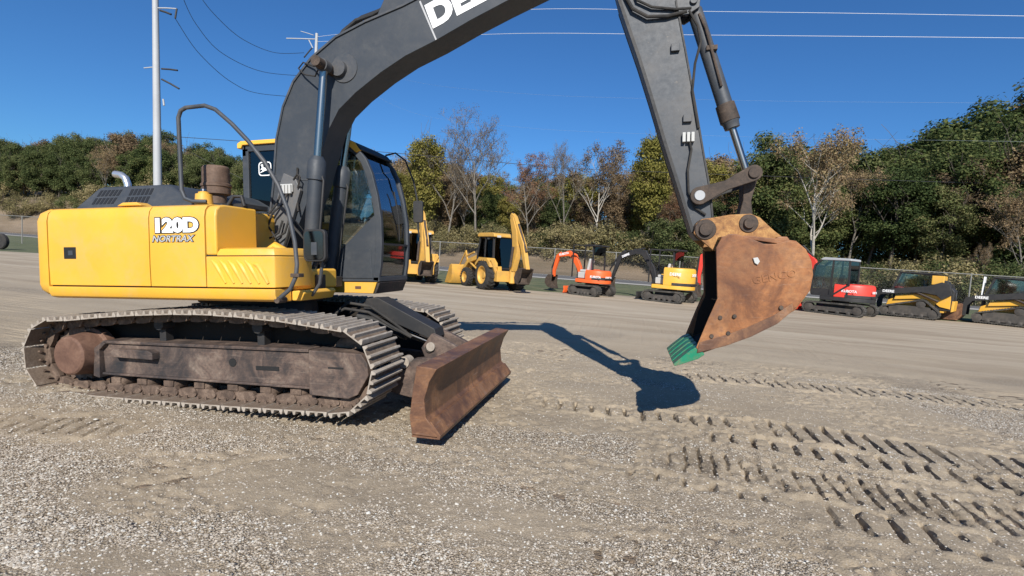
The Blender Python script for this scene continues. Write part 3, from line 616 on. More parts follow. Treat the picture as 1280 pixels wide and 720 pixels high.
m = MB(); m.lathe([(0,.105),(.03,.10),(.03,.02)], (4.99,-.15,1.635), (0,-1,0), 32); m.build('pin_boss', DARKBR, arm)
# bucket cylinder
p0 = Vector((4.875,0,3.80)); p1 = Vector((5.40,0,2.15)); dv = (p1-p0).normalized(); q = lambda d: p0+dv*d
m = MB(); m.lathe([(0,.05),(.04,.07),(1.0,.072),(1.01,.084),(1.17,.088),(1.19,.075),(1.24,.07),(1.245,.03)], p0, dv, 28); bc = m.build('bucket_cylinder', GREYW, exc)
MB().lathe([(1.0,.088),(1.17,.092),(1.175,.06)], p0, dv, 28).build('cylinder_head', DARKBR, bc)
MB().cyl(q(1.2), q(1.72), .034).build('cylinder_rod', CHROME, bc)
m = MB(); m.box(4.99,5.09,-.09,.02,3.35,3.39); m.tube([(4.92,-.07,3.70),(4.98,-.09,3.55),(5.05,-.085,3.3),(5.13,-.085,3.0)], .014, 8); m.build('cylinder_pipe', DARKBR, bc)
m = MB()
for s in (-1, 1): m.prism([(4.72,3.95),(4.70,3.72),(4.80,3.68),(4.92,3.75),(4.93,3.86),(4.88,3.98)], s*.09-.015, s*.09+.015)
m.cyl((4.865,-.13,3.81),(4.865,.13,3.81),.035); m.build('cylinder_mount', GREYW, arm, .005)
def linkbar(m, a, b_, ra, rb_, y0, y1):
    a = Vector((a[0],0,a[1])); b_ = Vector((b_[0],0,b_[1])); t = (b_-a).normalized(); n_ = Vector((-t.z,0,t.x)); pr = []
    for k in range(9): an = R(90+180*k/8); p = a+(t*math.cos(an)+n_*math.sin(an))*ra; pr.append((p.x,p.z))
    mid = (a+b_)/2
    pr.append(((mid-n_*ra*.62).x,(mid-n_*ra*.62).z))
    for k in range(9): an = R(-90+180*k/8); p = b_+(t*math.cos(an)+n_*math.sin(an))*rb_; pr.append((p.x,p.z))
    pr.append(((mid+n_*ra*.45).x,(mid+n_*ra*.45).z)); m.prism(pr, y0, y1)
for s in (-1, 1):
    m = MB(); linkbar(m, (4.935,1.955), (5.405,2.15), .085, .075, s*.19, s*.235); lk = m.build('tipping_link', DARKBR if s < 0 else BLACK, exc, .008)
    MB().lathe([(0,.05),(.012,.045),(.012,.01)], (4.935,s*.235,1.955), (0,s,0), 20).build('link_bushing', STEEL, lk); MB().lathe([(0,.052),(.02,.048),(.02,.01)], (5.405,s*.235,2.15), (0,s,0), 20).build('link_pin', DARKBR, lk)
m = MB(); linkbar(m, (5.405,2.15), (5.365,1.685), .07, .075, -.095, .095); m.build('bucket_link', DARKBR, exc, .01)
# bucket
side = [(5.055,1.46),(5.10,1.545),(5.16,1.58),(5.22,1.58),(5.32,1.55),(5.45,1.49),(5.55,1.49),(5.64,1.515),(5.71,1.50),(5.785,1.43),(5.83,1.33),(5.845,1.22),(5.825,1.09),(5.72,.93),(5.55,.80),(5.34,.68),(5.14,.59),(4.93,.505),(4.90,.525),(5.00,.80),(5.075,.97)]
shell_o = [(5.10,1.56),(5.32,1.565),(5.62,1.53),(5.715,1.515),(5.797,1.44),(5.843,1.335),(5.858,1.22),(5.837,1.08),(5.73,.915),(5.56,.785),(5.35,.665),(5.15,.575),(4.93,.485)]
shell_i = [(4.94,.515),(5.14,.605),(5.335,.695),(5.54,.82),(5.67,.94),(5.765,1.08),(5.80,1.20),(5.79,1.29),(5.745,1.38),(5.68,1.455),(5.60,1.485),(5.31,1.535),(5.10,1.53)]
m = MB(); m.prism(shell_o+shell_i, -.43, .43)
for s in (-1, 1): m.prism(side, s*.425, s*.455)
bucket = m.build('bucket', BUCKM, exc, .006)
m = MB()
wear = [(4.905,.50),(5.15,.575),(5.36,.665),(5.57,.785),(5.70,.91),(5.69,.975),(5.54,.86),(5.32,.745),(5.12,.665),(4.925,.60)]
for s in (-1, 1): MB().prism(wear, s*.456, s*.468).build('wear_strip', BLADEM, bucket, .005)
for s in (-1, 1): MB().prism([(4.90,.55),(5.00,.82),(5.085,1.03),(5.13,.98),(5.20,.74),(5.13,.60),(4.93,.51)], s*.4565, s*.463).build('side_cutter', BUCKM, bucket, .004)
bo = MB()
for x, z in ((5.10,.83),(5.22,.845),(5.03,.66),(5.17,.69),(5.60,.93)):
    for s in (-1, 1): MB().lathe([(0,.020),(.012,.018),(.012,.005)], (x, s*.463, z), (0,s,0), 8).build('bolt', DARKBR, bucket)
m = MB(); m.prism([(5.36,1.365),(5.40,1.372),(5.418,1.335),(5.40,1.305),(5.375,1.32)], -.474, -.456); m.build('worn_bolt_plate', LIGHTG, bucket, .004)
for s in (-1, 1):
    er = MB(); er.prism([(4.885,1.60),(4.905,1.69),(4.96,1.735),(5.05,1.745),(5.20,1.77),(5.38,1.775),(5.46,1.74),(5.58,1.62),(5.70,1.52),(5.60,1.46),(5.30,1.46),(5.06,1.44),(4.96,1.53)], s*.20, s*.245); er.build('hinge_ear', EARM, bucket, .006)
m = MB()
for x, z, r_ in ((4.99,1.635,.062),(5.365,1.685,.05)):
    for s in (-1, 1): MB().lathe([(0,r_+.035),(.012,r_+.03),(.014,r_),(.045,r_-.006),(.045,.01)], (x, s*.245, z), (0,s,0), 24).build('bucket_pin', DARKBR, bucket)
m = MB(); m.lathe([(0,.06),(.04,.06),(.05,.04),(.05,.01)], (5.63,-.22,1.49),(0,0,1),16); m.prism([(5.55,1.50),(5.60,1.56),(5.68,1.56),(5.74,1.47)], -.3, .3); m.build('top_plate', BUCKM, bucket, .01)
m = MB(); m.prism([(4.95,.51),(4.90,.475),(4.875,.485),(4.87,.50),(4.93,.56)], -.45, .45); m.build('lip_plate', DARKBR, bucket, .004)
tdir = Vector((-.86,0,-.51)).normalized(); tn = Vector((tdir.z*-1,0,tdir.x)).normalized()
for k in range(5):
    y = -.385+k*.1925; t = MB(); b0 = Vector((4.935,y,.515)); rg = []
    for d, hw, ht in ((-.02,.070,.045),(.05,.074,.052),(.10,.070,.044),(.20,.076,.026),(.265,.080,.010)):
        c = b0+tdir*d; rg.append([c+Vector((0,-hw,0))+tn*ht, c+Vector((0,hw,0))+tn*ht, c+Vector((0,hw,0))-tn*ht, c+Vector((0,-hw,0))-tn*ht])
    t.loft(rg); t.build('bucket_tooth', GREENM, bucket, .006)
text_mesh('GENCO', .095, .002, .003, BUCKM, 'raised_lettering', bucket, face_y(5.37,-.457,1.135,R(12),1.05,.95), space=1.05)
for s in (-1, 1): MB().prism([(5.075,1.45),(5.16,1.56),(5.60,1.47),(5.78,1.25),(5.66,.95),(5.33,.70),(4.97,.54),(5.02,.80),(5.09,.97)], s*.424, s*.420).build('mud_shade_lining', MUDSHADE, bucket)  # mud inside the bucket, kept near black to paint its shade
MB().prism(shell_i+[(x-.004*(1 if x > 5.2 else 0), z+(.004 if z < 1.2 else -.004)) for x, z in shell_i[::-1]], -.419, .419).build('mud_shade_lining', MUDSHADE, bucket)
# boom cylinders
for s in (-1, 1):
    a = Vector((.82,s*.34,1.02)); b_ = Vector((1.07,s*.34,3.44))
    if s > 0: a = Vector((.64,.34,1.05)); b_ = Vector((1.02,.34,3.44))
    dv_ = (b_-a).normalized(); L = 1.43; tot = (b_-a).length
    m = MB(); m.lathe([(0,.07),(.05,.080),(L-.22,.080),(L-.215,.096),(L-.02,.096),(L,.085),(L+.04,.06)], a, dv_, 32); bco = m.build('boom_cylinder', GREY, exc)
    MB().cyl(a+dv_*L, a+dv_*(tot-.02), .042).build('cylinder_rod', CHROME, bco)
    MB().lathe([(0,.07),(.10,.07)], b_-Vector((0,.05,0)), (0,1,0), 24).build('rod_eye', GREYW, bco)
    hp_ = MB(); hp_.tube([a+dv_*.2+Vector((.10,-.02,0)), a+dv_*.8+Vector((.11,-.02,0)), a+dv_*1.2+Vector((.11,-.02,0)), a+dv_*1.3+Vector((.06,-.02,0))], .013, 8); hp_.build('cylinder_pipe', BLACK, bco)
m = MB(); m.tube([(1.06,-.40,3.42),(.96,-.34,3.34),(.74,-.22,3.42),(.66,-.20,3.50),(.72,-.20,3.56),(.86,-.22,3.50),(1.0,-.34,3.45)], .009, 6); m.build('grease_line', RUBBER, boom)
# front well clutter between toolbox and cab
m = MB(); m.box(.50,.86,-.50,.30,1.03,1.16); m.box(.10,.60,-.5,.3,1.03,1.42); m.prism([(.62,1.02),(.66,1.32),(.86,1.36),(1.02,1.22),(1.08,1.02)], -.46, -.42); m.prism([(.62,1.02),(.66,1.32),(.86,1.36),(1.02,1.22),(1.08,1.02)], -.27, -.23); m.prism([(.10,1.02),(.15,1.5),(.40,1.62),(.55,1.3),(.60,1.02)], .18, .24); m.build('boom_mount', BLACK, exc, .01)
m = MB()
for k in range(6): m.tube([(.98-.05*k,-.55+.12*k,1.02),(1.02-.05*k,-.58+.12*k,1.20+.04*(k % 3)),(1.04-.05*k,-.50+.12*k,1.38),(.98-.05*k,-.40+.1*k,1.52),(.86-.04*k,-.25+.08*k,1.60)], .014, 7)
for k in range(2): m.tube([(.4,-.25+.07*k,1.35),(.62,-.32+.07*k,1.75+.04*k),(.80,-.3+.07*k,1.55),(.92,-.3+.07*k,1.2)], .018, 7)
m.build('hydraulic_hose', RUBBER, exc)
m = MB(); m.box(1.0,1.12,-.62,-.45,1.05,1.20); m.build('swivel_valve', DARKBR, exc, .01)
# cab
YN, YF = .40, 1.22
fp = [(.70,2.86),(.88,2.82),(1.02,2.74),(1.14,2.60),(1.22,2.42),(1.29,2.15),(1.335,1.85),(1.34,1.55),(1.325,1.30),(1.29,1.09)]
cab = MB()
def bent(pts, w, y0, y1, m):
    inn = []
    for i, (x, z) in enumerate(pts):
        a = Vector(pts[max(i-1,0)]); b_ = Vector(pts[min(i+1,len(pts)-1)]); t = (b_-a).normalized(); inn.append((x+t.y*w, z-t.x*w))
    m.prism(list(pts)+inn[::-1], y0, y1)
for y0, y1 in ((YN, YN+.06), (YF-.06, YF)):
    bent(fp, .085, y0, y1, cab)
    cab.box(-.62,-.53,y0,y1,1.09,2.80); cab.box(-.60,.72,y0,y1,2.76,2.86); cab.box(-.05,.03,y0,y1,1.09,2.80)
    cab.prism([(1.255,1.92),(1.27,1.09),(.60,1.09),(.60,1.33)], y0+.004, y1-.004)
    cab.box(-.6,.60,y0+.004,y1-.004,1.09,1.36); cab.box(-.55,-.05,y0+.002,y1-.002,1.36,2.02)
cab.box(-.62,-.56,YN,YF,1.09,2.0); cab.box(-.62,-.56,YN,YF,2.70,2.84); cab.box(1.215,1.30,YN,YF,1.09,1.15); cab.box(-.6,1.28,YN+.02,YF-.02,1.085,1.10)
cabo = cab.build('cab', GREY, exc, .008)
lw = MB(); lw.prism([(1.19,1.50),(1.21,1.13),(.70,1.13),(.70,1.30)], YN-.006, YN+.01); lw.build('cab_side_moulding', GREY, cabo, .012)
m = MB()
rf = [(-.66,2.845),(-.64,2.885),(-.1,2.905),(.60,2.90),(.86,2.865),(1.02,2.785),(1.10,2.70),(1.06,2.70),(.98,2.755),(.84,2.82),(.60,2.855)]
m.prism(rf, YN-.01, YF+.01); m.build('cab_roof', BLACK, cabo, .015)
m = MB(); m.prism([(-.675,2.80),(-.675,2.865),(-.62,2.895),(.20,2.90),(.20,2.845),(-.60,2.84),(-.615,2.80)], YN-.03, YN+.05); m.build('roof_trim', LAMPY, cabo, .012); m = MB(); m.prism([(.84,2.80),(.90,2.845),(1.0,2.80),(1.075,2.70),(1.02,2.67),(.94,2.74)], YN-.02, YN+.035); m.build('roof_trim', LAMPY, cabo, .012)
MB().box(-.52,-.06,YN+.025,YN+.031,2.03,2.76).build('rear_side_window', GLASSD, cabo)
MB().prism([(.04,1.37),(.04,2.75),(.72,2.75),(.86,2.71),(.98,2.63),(1.09,2.45),(1.17,2.2),(1.22,1.95),(.60,1.36)], YN+.026, YN+.032).build('side_window', GLASS, cabo)
MB().box(-.52,1.1,YF-.032,YF-.026,1.4,2.74).build('far_window', GLASS, cabo)
MB().box(-.595,-.589,YN+.06,YF-.06,2.0,2.70).build('rear_window', GLASSD, cabo)
def frontglass(i0, i1, nm):
    g = MB(); pr = [(x-.030, z) for x, z in fp[i0:i1]]; pr2 = [(x-.036, z) for x, z in fp[i0:i1]]
    g.prism(pr+pr2[::-1], YN+.05, YF-.05); return g.build(nm, GLASS, cabo)
GLASS2 = glass('windscreen_glass', (.78,.82,.80), .26); frontglass(2, 8, 'windscreen').data.materials[0] = GLASS2; frontglass(7, 10, 'lower_windscreen')
m = MB(); m.box(1.30,1.335,YN+.04,YF-.04,1.545,1.57); m.build('windscreen_rail', BLACK, cabo)
m = MB(); m.tube([(1.315,.95,1.62),(1.33,.90,1.9),(1.29,.86,2.25)], .008, 6); m.build('wiper', BLACK, cabo)
m = MB(); m.box(-.1,.45,.58,1.02,1.10,1.42); m.box(-.05,.50,.58,1.05,1.42,1.58); m.prism([(-.12,1.55),(-.28,2.15),(-.16,2.18),(.04,1.58)], .60,1.02); m.build('seat', SEATM, cabo, .03)
m = MB(); m.prism([(-.30,2.14),(-.34,2.34),(-.22,2.36),(-.18,2.16)], .70,.92); m.box(.62,.74,.46,.56,1.85,2.02); m.build('headrest', LIGHTG, cabo, .03)
m = MB(); m.box(.0,.5,.46,.58,1.1,1.75); m.tube([(.42,.52,1.7),(.45,.52,1.98)], .02, 8); m.tube([(.95,.75,1.1),(.98,.75,1.75)], .02, 8); m.box(.9,1.15,.5,1.1,1.1,1.25); m.build('control_console', SEATM, cabo, .01)
MB().prism([(.60,.955),(.60,1.083),(1.27,1.083),(1.22,.945)], YN-.012, YN+.02).build('cab_base_trim', YEL, cabo, .006)
MB().box(.98,1.06,YN-.016,YN-.010,1.0,1.035).build('trim_reflector', HUBM, cabo)
MB().prism([(.55,.952),(.55,1.083),(1.30,1.083),(1.24,.94)], YN+.022, YF-.02).build('cab_base', FRAMEM, cabo, .01)
m = MB(); m.tube([(1.0,1.20,2.80),(1.12,1.26,2.84),(1.25,1.30,2.74),(1.36,1.32,2.45),(1.42,1.32,2.16),(1.42,1.32,1.80),(1.44,1.32,1.68)], .012, 8); m.build('mirror_arm', BLACK, cabo)
MB().prism(rrect(1.36,1.50,1.88,2.18,.03), 1.29, 1.33).build('far_mirror', BLACK, cabo, .006)
# decals
d = 1
text_mesh('120D', .178, .020, .0008, INK, 'model_number_outline', exc, face_y(-.258,-1.2435,1.628,0,1.33,1.0), space=1.0)
text_mesh('120D', .178, .0115, .0008, WHITE, 'model_number', exc, face_y(-.258,-1.2465,1.628,0,1.33,1.0), space=1.0)
text_mesh('NORTRAX', .085, .007, .0008, INK, 'dealer_name_outline', exc, face_y(-.272,-1.2435,1.530,0,1.18,1.0), shear=.25)
text_mesh('NORTRAX', .085, .0015, .0008, GREYDEC, 'dealer_name', exc, face_y(-.272,-1.2465,1.530,0,1.18,1.0), shear=.25)
lg = MB(); o_ = rrect(-.395,-.205,2.445,2.625,.045); i_ = rrect(-.382,-.218,2.458,2.612,.036)
YL = YN+.019
lg.v += [(x,YL,z) for x,z in o_]+[(x,YL,z) for x,z in i_]; nn = len(o_); lg.f += [(i,(i+1)%nn,nn+(i+1)%nn,nn+i) for i in range(nn)]
deer = [(-.372,2.520),(-.350,2.545),(-.345,2.560),(-.362,2.585),(-.350,2.600),(-.345,2.580),(-.335,2.600),(-.325,2.585),(-.325,2.562),(-.300,2.548),(-.255,2.548),(-.238,2.560),(-.240,2.540),(-.228,2.520),(-.236,2.480),(-.246,2.480),(-.244,2.512),(-.262,2.516),(-.300,2.510),(-.322,2.500),(-.372,2.482),(-.372,2.492),(-.335,2.512),(-.345,2.528)]
lg.f.append(tuple(range(len(lg.v), len(lg.v)+len(deer)))); lg.v += [(x,YL,z) for x,z in deer]
lg.build('window_emblem', WHITE, cabo, smooth=False)

# ------------------------------------------------------------------ machines parked along the far edge (each faces +x locally, its left side is +y)
BTRK = paint('black_rubber_track', (.035,.033,.03), dirt=(.26,.23,.19), amount=.6, rough=.85, scale=4)
ROLM = paint('track_frame_black', (.05,.045,.04), dirt=(.22,.18,.14), amount=.5, rough=.7, scale=5)
def loop_pts(x0, x1, r, z0, n=12, r2=None):
    r2 = r2 or r; p = []
    for a in np.linspace(-90, -270, n): p.append((x0+r2*math.cos(R(a)), z0+r2+r2*math.sin(R(a))))
    for a in np.linspace(90, -90, n): p.append((x1+r*math.cos(R(a)), z0+r+r*math.sin(R(a))))
    return p
def rubber_track(parent, pts, y0, y1, rollers):
    c = np.mean(np.array(pts), 0); t = MB(); P_ = [Vector((x,0,z)) for x,z in pts]; n = len(P_); inn = []
    for i in range(n):
        d_ = (P_[(i+1)%n]-P_[i-1]).normalized(); inn.append((P_[i].x+d_.z*.05, P_[i].z-d_.x*.05))
    base = len(t.v)
    for (x,z),(xi,zi) in zip(pts, inn): t.v += [(x,y0,z),(x,y1,z),(xi,y1,zi),(xi,y0,zi)]
    for i in range(n):
        j = (i+1) % n
        for k in range(4): t.f.append((i*4+k, i*4+(k+1)%4, j*4+(k+1)%4, j*4+k))
    # lugs
    Pn = np.array(pts+[pts[0]]); L = np.concatenate([[0], np.cumsum(np.hypot(*np.diff(Pn, axis=0).T))]); s = 0
    while s < L[-1]:
        x = np.interp(s, L, Pn[:,0]); z = np.interp(s, L, Pn[:,1]); x2 = np.interp(min(s+.05,L[-1]), L, Pn[:,0]); z2 = np.interp(min(s+.05,L[-1]), L, Pn[:,1])
        d_ = Vector((x2-x,0,z2-z)); 
        if d_.length > 1e-4:
            d_.normalize(); nn = Vector((-d_.z,0,d_.x)); a = Vector((x,0,z))
            t.prism([(p.x,p.z) for p in (a, a+nn*.022, a+d_*.045+nn*.022, a+d_*.045)], y0, y1)
        s += .095
    o = t.build('crawler_track', BTRK, parent, smooth=False)
    f = MB(); ym = (y0+y1)/2; h = (y1-y0)*.36
    x0 = min(p[0] for p in pts); x1 = max(p[0] for p in pts); zt = max(p[1] for p in pts)
    f.box(x0+.35, x1-.35, ym-h, ym+h, .14, zt*.62); f.build('track_frame', ROLM, o, .01)
    r_ = MB()
    for x, z, rr in rollers: r_.lathe([(0,rr*.5),(0,rr),(.02,rr),(h*2+.04,rr),(h*2+.06,rr*.5)], (x, ym-h-.03, z), (0,1,0), 18)
    r_.build('rollers', ROLM, o)
def wheel(parent, x, y, r, w, rimc):
    s = 1 if y > 0 else -1; m = MB(); m.lathe([(-w/2,r*.62),(-w/2,r*.9),(-w*.36,r),(w*.36,r),(w/2,r*.9),(w/2,r*.62)], (x,y,r), (0,1,0), 36); del m.f[-2:]
    for k in range(22):
        a = 2*math.pi*k/22; c_ = Vector((x+math.cos(a)*r*1.0, y, r+math.sin(a)*r*1.0)); tdir_ = Vector((-math.sin(a),0,math.cos(a))); nr = Vector((math.cos(a),0,math.sin(a)))
        for q_ in (-1, 1):
            a0 = c_+Vector((0,q_*w*.46,0))-nr*.03; a1 = c_+tdir_*.09+nr*.0; m.loft([[a0-tdir_*.02, a0+tdir_*.03, a0+tdir_*.03+nr*.05, a0-tdir_*.02+nr*.05],[a1-tdir_*.02-nr*.03, a1+tdir_*.03-nr*.03, a1+tdir_*.03+nr*.03, a1-tdir_*.02+nr*.03]])
    wo_ = empty('wheel'); wo_.parent = parent
    t = m.build('tyre', RUBBER, wo_)
    rm = MB(); rm.lathe([(-w*.50,r*.625),(w*.49,r*.625),(w*.47,r*.56),(w*.25,r*.50),(w*.15,r*.25),(w*.28,r*.22),(w*.28,r*.05)], (x,y,r), (0,s,0), 32); rm.build('rim', rimc, wo_)
def cab_frame(m, prof, y0, y1, t=.06):
    n = len(prof)
    for y in (y0, y1):
        for i in range(n):
            a, b_ = prof[i], prof[(i+1) % n]; m.bar((a[0],y,a[1]), (b_[0],y,b_[1]), t, t)
    for x, z in prof: m.bar((x,y0,z), (x,y1,z), t, t)
def mini_excavator(x, y, heading, label, col, uc, style='cab', slew=0, L=1.9, g=1.5, boom_col=None, boom_pts=None, arm_pts=None, name_text=None, bw=.85, back=1.15, top=1.35, tip=None, group='compact machines parked along the far edge'):
    ro = empty('compact_excavator', (x, y, 0), heading); tag(ro, label, 'excavator', group)
    boom_col = boom_col or col
    hl = L/2
    for s in (-1, 1):
        y0 = s*g/2-.17; rubber_track(ro, loop_pts(-hl+.25, hl-.25, .24, .02, r2=.25), y0, y0+.34, [(-hl+.27,.27,.19),(hl-.27,.26,.19)]+[(q_,.12,.08) for q_ in np.linspace(-hl+.6, hl-.6, 4)])
    m = MB(); m.box(-.45,.45,-g/2+.1,g/2-.1,.25,.45); m.cyl((0,0,.4),(0,0,.58),.35); m.build('undercarriage', BLACK, ro, .02)
    m = MB(); m.prism([(hl+.25,.05),(hl+.20,.2),(hl+.25,.38),(hl+.30,.38),(hl+.27,.2),(hl+.32,.03)], -g/2-.15, g/2+.15); m.bar((hl+.22,-.3,.2),(.4,-.3,.3),.08,.1); m.bar((hl+.22,.3,.2),(.4,.3,.3),.08,.1); m.build('dozer_blade', uc, ro, .01)
    up_ = empty('upper_body'); up_.parent = ro; up_.rotation_euler = (0,0,slew)
    # rounded tail body
    pl = [(.55,-bw),(.55,bw)]+[(-back*math.cos(a)*1.0+.0 if False else -.25-(back-.25)*math.cos(a), bw*math.sin(a)) for a in np.linspace(R(80), R(-80), 13)]
    m = MB(); m.prism_z(pl, .62, .80); m.build('deck_skirt', BLACK if style == 'red' else col, up_, .03)
    pl = [(.0,-bw*.98),(.0,bw*.98)]+[(-.25-(back-.25)*math.cos(a)*.99, bw*.98*math.sin(a)) for a in np.linspace(R(80), R(-80), 13)]
    m = MB(); m.loft([[(a,b_,z) for a,b_ in [(p*(1-d_),q_*(1-d_)) for p, q_ in pl]] for z, d_ in ((.80,0),(top-.12,0),(top-.03,.03),(top,.10))]); bd = m.build('engine_cover', col, up_, .02)
    m = MB(); m.box(-back-.02,-back+.08,-.3,.3,.84,.90); 
    m.prism_z([(a*1.015-.005, b_*1.012) for a, b_ in pl[2:]], .80, .93); m.build('rear_grille', BLACK, up_, .01)
    m = MB(); m.box(.0,.62,-bw,-.22,.80,1.28); m.build('side_cover', col, up_, .05)
    m = MB(); m.box(.05,.55,.0,.5,.82,1.12); m.box(.0,.45,.05,.48,1.12,1.25); m.prism([(-.02,1.2),(-.14,1.78),(-.02,1.8),(.1,1.22)],.08,.45); m.build('seat', LIGHTG if style == 'canopy' else SEATM, up_, .04)
    if style == 'canopy':
        m = MB()
        for yy in (-.45, .55): m.bar((-.35,yy,top),(-.30,yy,2.40),.06,.06); m.bar((-.30,yy,2.40),(.85,yy,2.42),.05,.05)
        for yy in (-.45,.55): m.bar((.85,yy,.85),(.85,yy,2.42),.05,.05)
        m.build('canopy_post', BLACK, up_); m = MB(); m.box(-.50,.12,-.55,.66,2.38,2.46); m.box(-.42,-.36,-.45,.55,1.7,2.38) if False else None; m.build('canopy_roof', BLACK, up_, .03)
        m = MB(); m.box(-.38,-.34,-.42,.52,1.95,2.36); m.build('canopy_window', GLASSD, up_)
    else:
        y0, y1 = -.20, bw-.04
        pr = [(-.55,top-.05),(-.52,2.42),(.55,2.46),(.86,2.15),(.95,1.55),(.90,.85),(.1,.82)]
        m = MB(); cab_frame(m, pr, y0, y1, .07); m.bar((.15,y0,.85),(.12,y0,2.44),.06,.06); m.bar((.15,y1,.85),(.12,y1,2.44),.06,.06); m.box(-.55,.90,y1-.035,y1,.80,1.12)
        cb = m.build('cab', BLACK, up_)
        MB().prism([(-.58,2.40),(-.56,2.50),(.50,2.53),(.66,2.44),(.60,2.40)], y0-.05, y1+.05).build('cab_roof', STEEL if style == 'red' else BLACK, cb, .03)
        for yy in (y0+.01, y1-.015): MB().prism([(-.50,top+.03),(-.48,2.38),(.53,2.42),(.82,2.13),(.91,1.55),(.88,1.1),(.0,1.1)], yy, yy+.006).build('side_window', GLASS, cb)
        MB().box(-.545,-.538,y0+.03,y1-.03,top+.05,2.38).build('rear_window', GLASSD, cb); MB().prism([(.86,1.15),(.915,1.55),(.83,2.12),(.825,2.12),(.91,1.55),(.855,1.15)], y0+.03, y1-.03).build('windscreen', GLASS, cb)
    # boom in the plane y = -.45..: swing bracket at the front
    bp = boom_pts or [(.75,.85),(.95,1.5),(1.35,2.35),(1.75,2.55),(2.7,2.30)]
    yb = -.12 if style == 'canopy' else -.30
    m = MB(); m.box(.5,.95,yb-.14,yb+.14,.62,1.0); m.cyl((.85,yb,.55),(.85,yb,1.05),.13); m.build('swing_post', BLACK, up_, .02)
    def poly_bar(pts, ws, y, w):
        P2 = [Vector((a,0,b_)) for a,b_ in pts]; t_, b2 = [], []
        for i, p in enumerate(P2):
            d_ = (P2[min(i+1,len(P2)-1)]-P2[max(i-1,0)]).normalized(); n_ = Vector((-d_.z,0,d_.x)); t_.append((p+n_*ws[i]/2)); b2.append((p-n_*ws[i]/2))
        return MB().prism([(p.x,p.z) for p in t_]+[(p.x,p.z) for p in b2[::-1]], y-w/2, y+w/2)
    bo_ = poly_bar(bp, [.18,.24,.32,.28,.16], yb, .17).build('boom', boom_col, up_, .02)
    ap = arm_pts or [(2.45,2.55),(2.7,2.30),(3.0,1.2),(3.05,.85)]
    ao = poly_bar(ap, [.14,.24,.15,.11], yb, .14).build('arm', boom_col, up_, .02)
    c1_ = MB(); c1_.cyl((bp[0][0]+.14,yb,bp[0][1]-.02),(bp[1][0]+.22,yb,bp[1][1]+.25),.05); c1_.cyl((bp[1][0]+.20,yb,bp[1][1]+.2),(bp[2][0]+.08,yb,bp[2][1]-.18),.03); c1_.build('boom_cylinder', BLACK, up_)
    c1_ = MB(); c1_.cyl((bp[2][0],yb,bp[2][1]+.22),(ap[0][0]-.45,yb,ap[0][1]+.03),.045); c1_.cyl((ap[0][0]-.5,yb,ap[0][1]+.04),(ap[0][0],yb,ap[0][1]),.025); c1_.build('arm_cylinder', BLACK, up_)
    ex, ez = ap[-1]; tx, tz = ap[1]
    c1_ = MB(); c1_.cyl((tx+.16,yb,tz-.05),(ex+.18,yb,ez+.45),.04); c1_.cyl((ex+.18,yb,ez+.45),(ex+.16,yb,ez+.1),.025); c1_.build('bucket_cylinder', BLACK, up_)
    c1_ = MB(); pr = [(ex-.05,ez+.08),(ex+.2,ez+.1),(ex+.38,ez-.1),(ex+.40,ez-.35),(ex+.22,ez-.55),(ex-.12,ez-.62),(ex-.14,ez-.58),(ex+.14,ez-.46),(ex+.28,ez-.32),(ex+.26,ez-.12),(ex+.1,ez-.02)]
    c1_.prism(pr, yb-.25, yb+.25)
    for s in (-1, 1): c1_.prism([(ex-.05,ez+.08),(ex+.2,ez+.1),(ex+.38,ez-.1),(ex+.40,ez-.35),(ex+.22,ez-.55),(ex-.12,ez-.62),(ex-.02,ez-.3)], yb+s*.25-.012, yb+s*.25+.012)
    c1_.build('bucket', DARKBR, up_, .008)
    if name_text:
        txt, tm_ = name_text
        # lettering on both sides and the tail
        text_mesh(txt, .15 if len(txt) > 5 else .19, .005, .001, tm_, 'lettering', up_, face_y(-.30, bw*.98+.006, top-.36, 0, 1, 1, True))
        mw = Matrix.Translation((-back-.006, .34, top-.36)) @ Matrix.Rotation(R(-90), 4, 'Z') @ Matrix.Rotation(R(90), 4, 'X')
        text_mesh(txt, .13 if len(txt) > 5 else .17, .005, .001, tm_, 'lettering', up_, mw)
        i_b = len(bp)-2; a_ = math.atan2(bp[i_b+1][1]-bp[i_b][1], bp[i_b+1][0]-bp[i_b][0])
        mw = Matrix.Translation((bp[i_b+1][0]-.10, yb+.092, bp[i_b+1][1]+.0)) @ Matrix.Rotation(-a_, 4, 'Y') @ Matrix.Rotation(math.pi, 4, 'Z') @ Matrix.Rotation(R(90), 4, 'X')
        text_mesh(txt, .15, .006, .001, WHITE, 'boom_lettering', bo_, mw)
    return ro
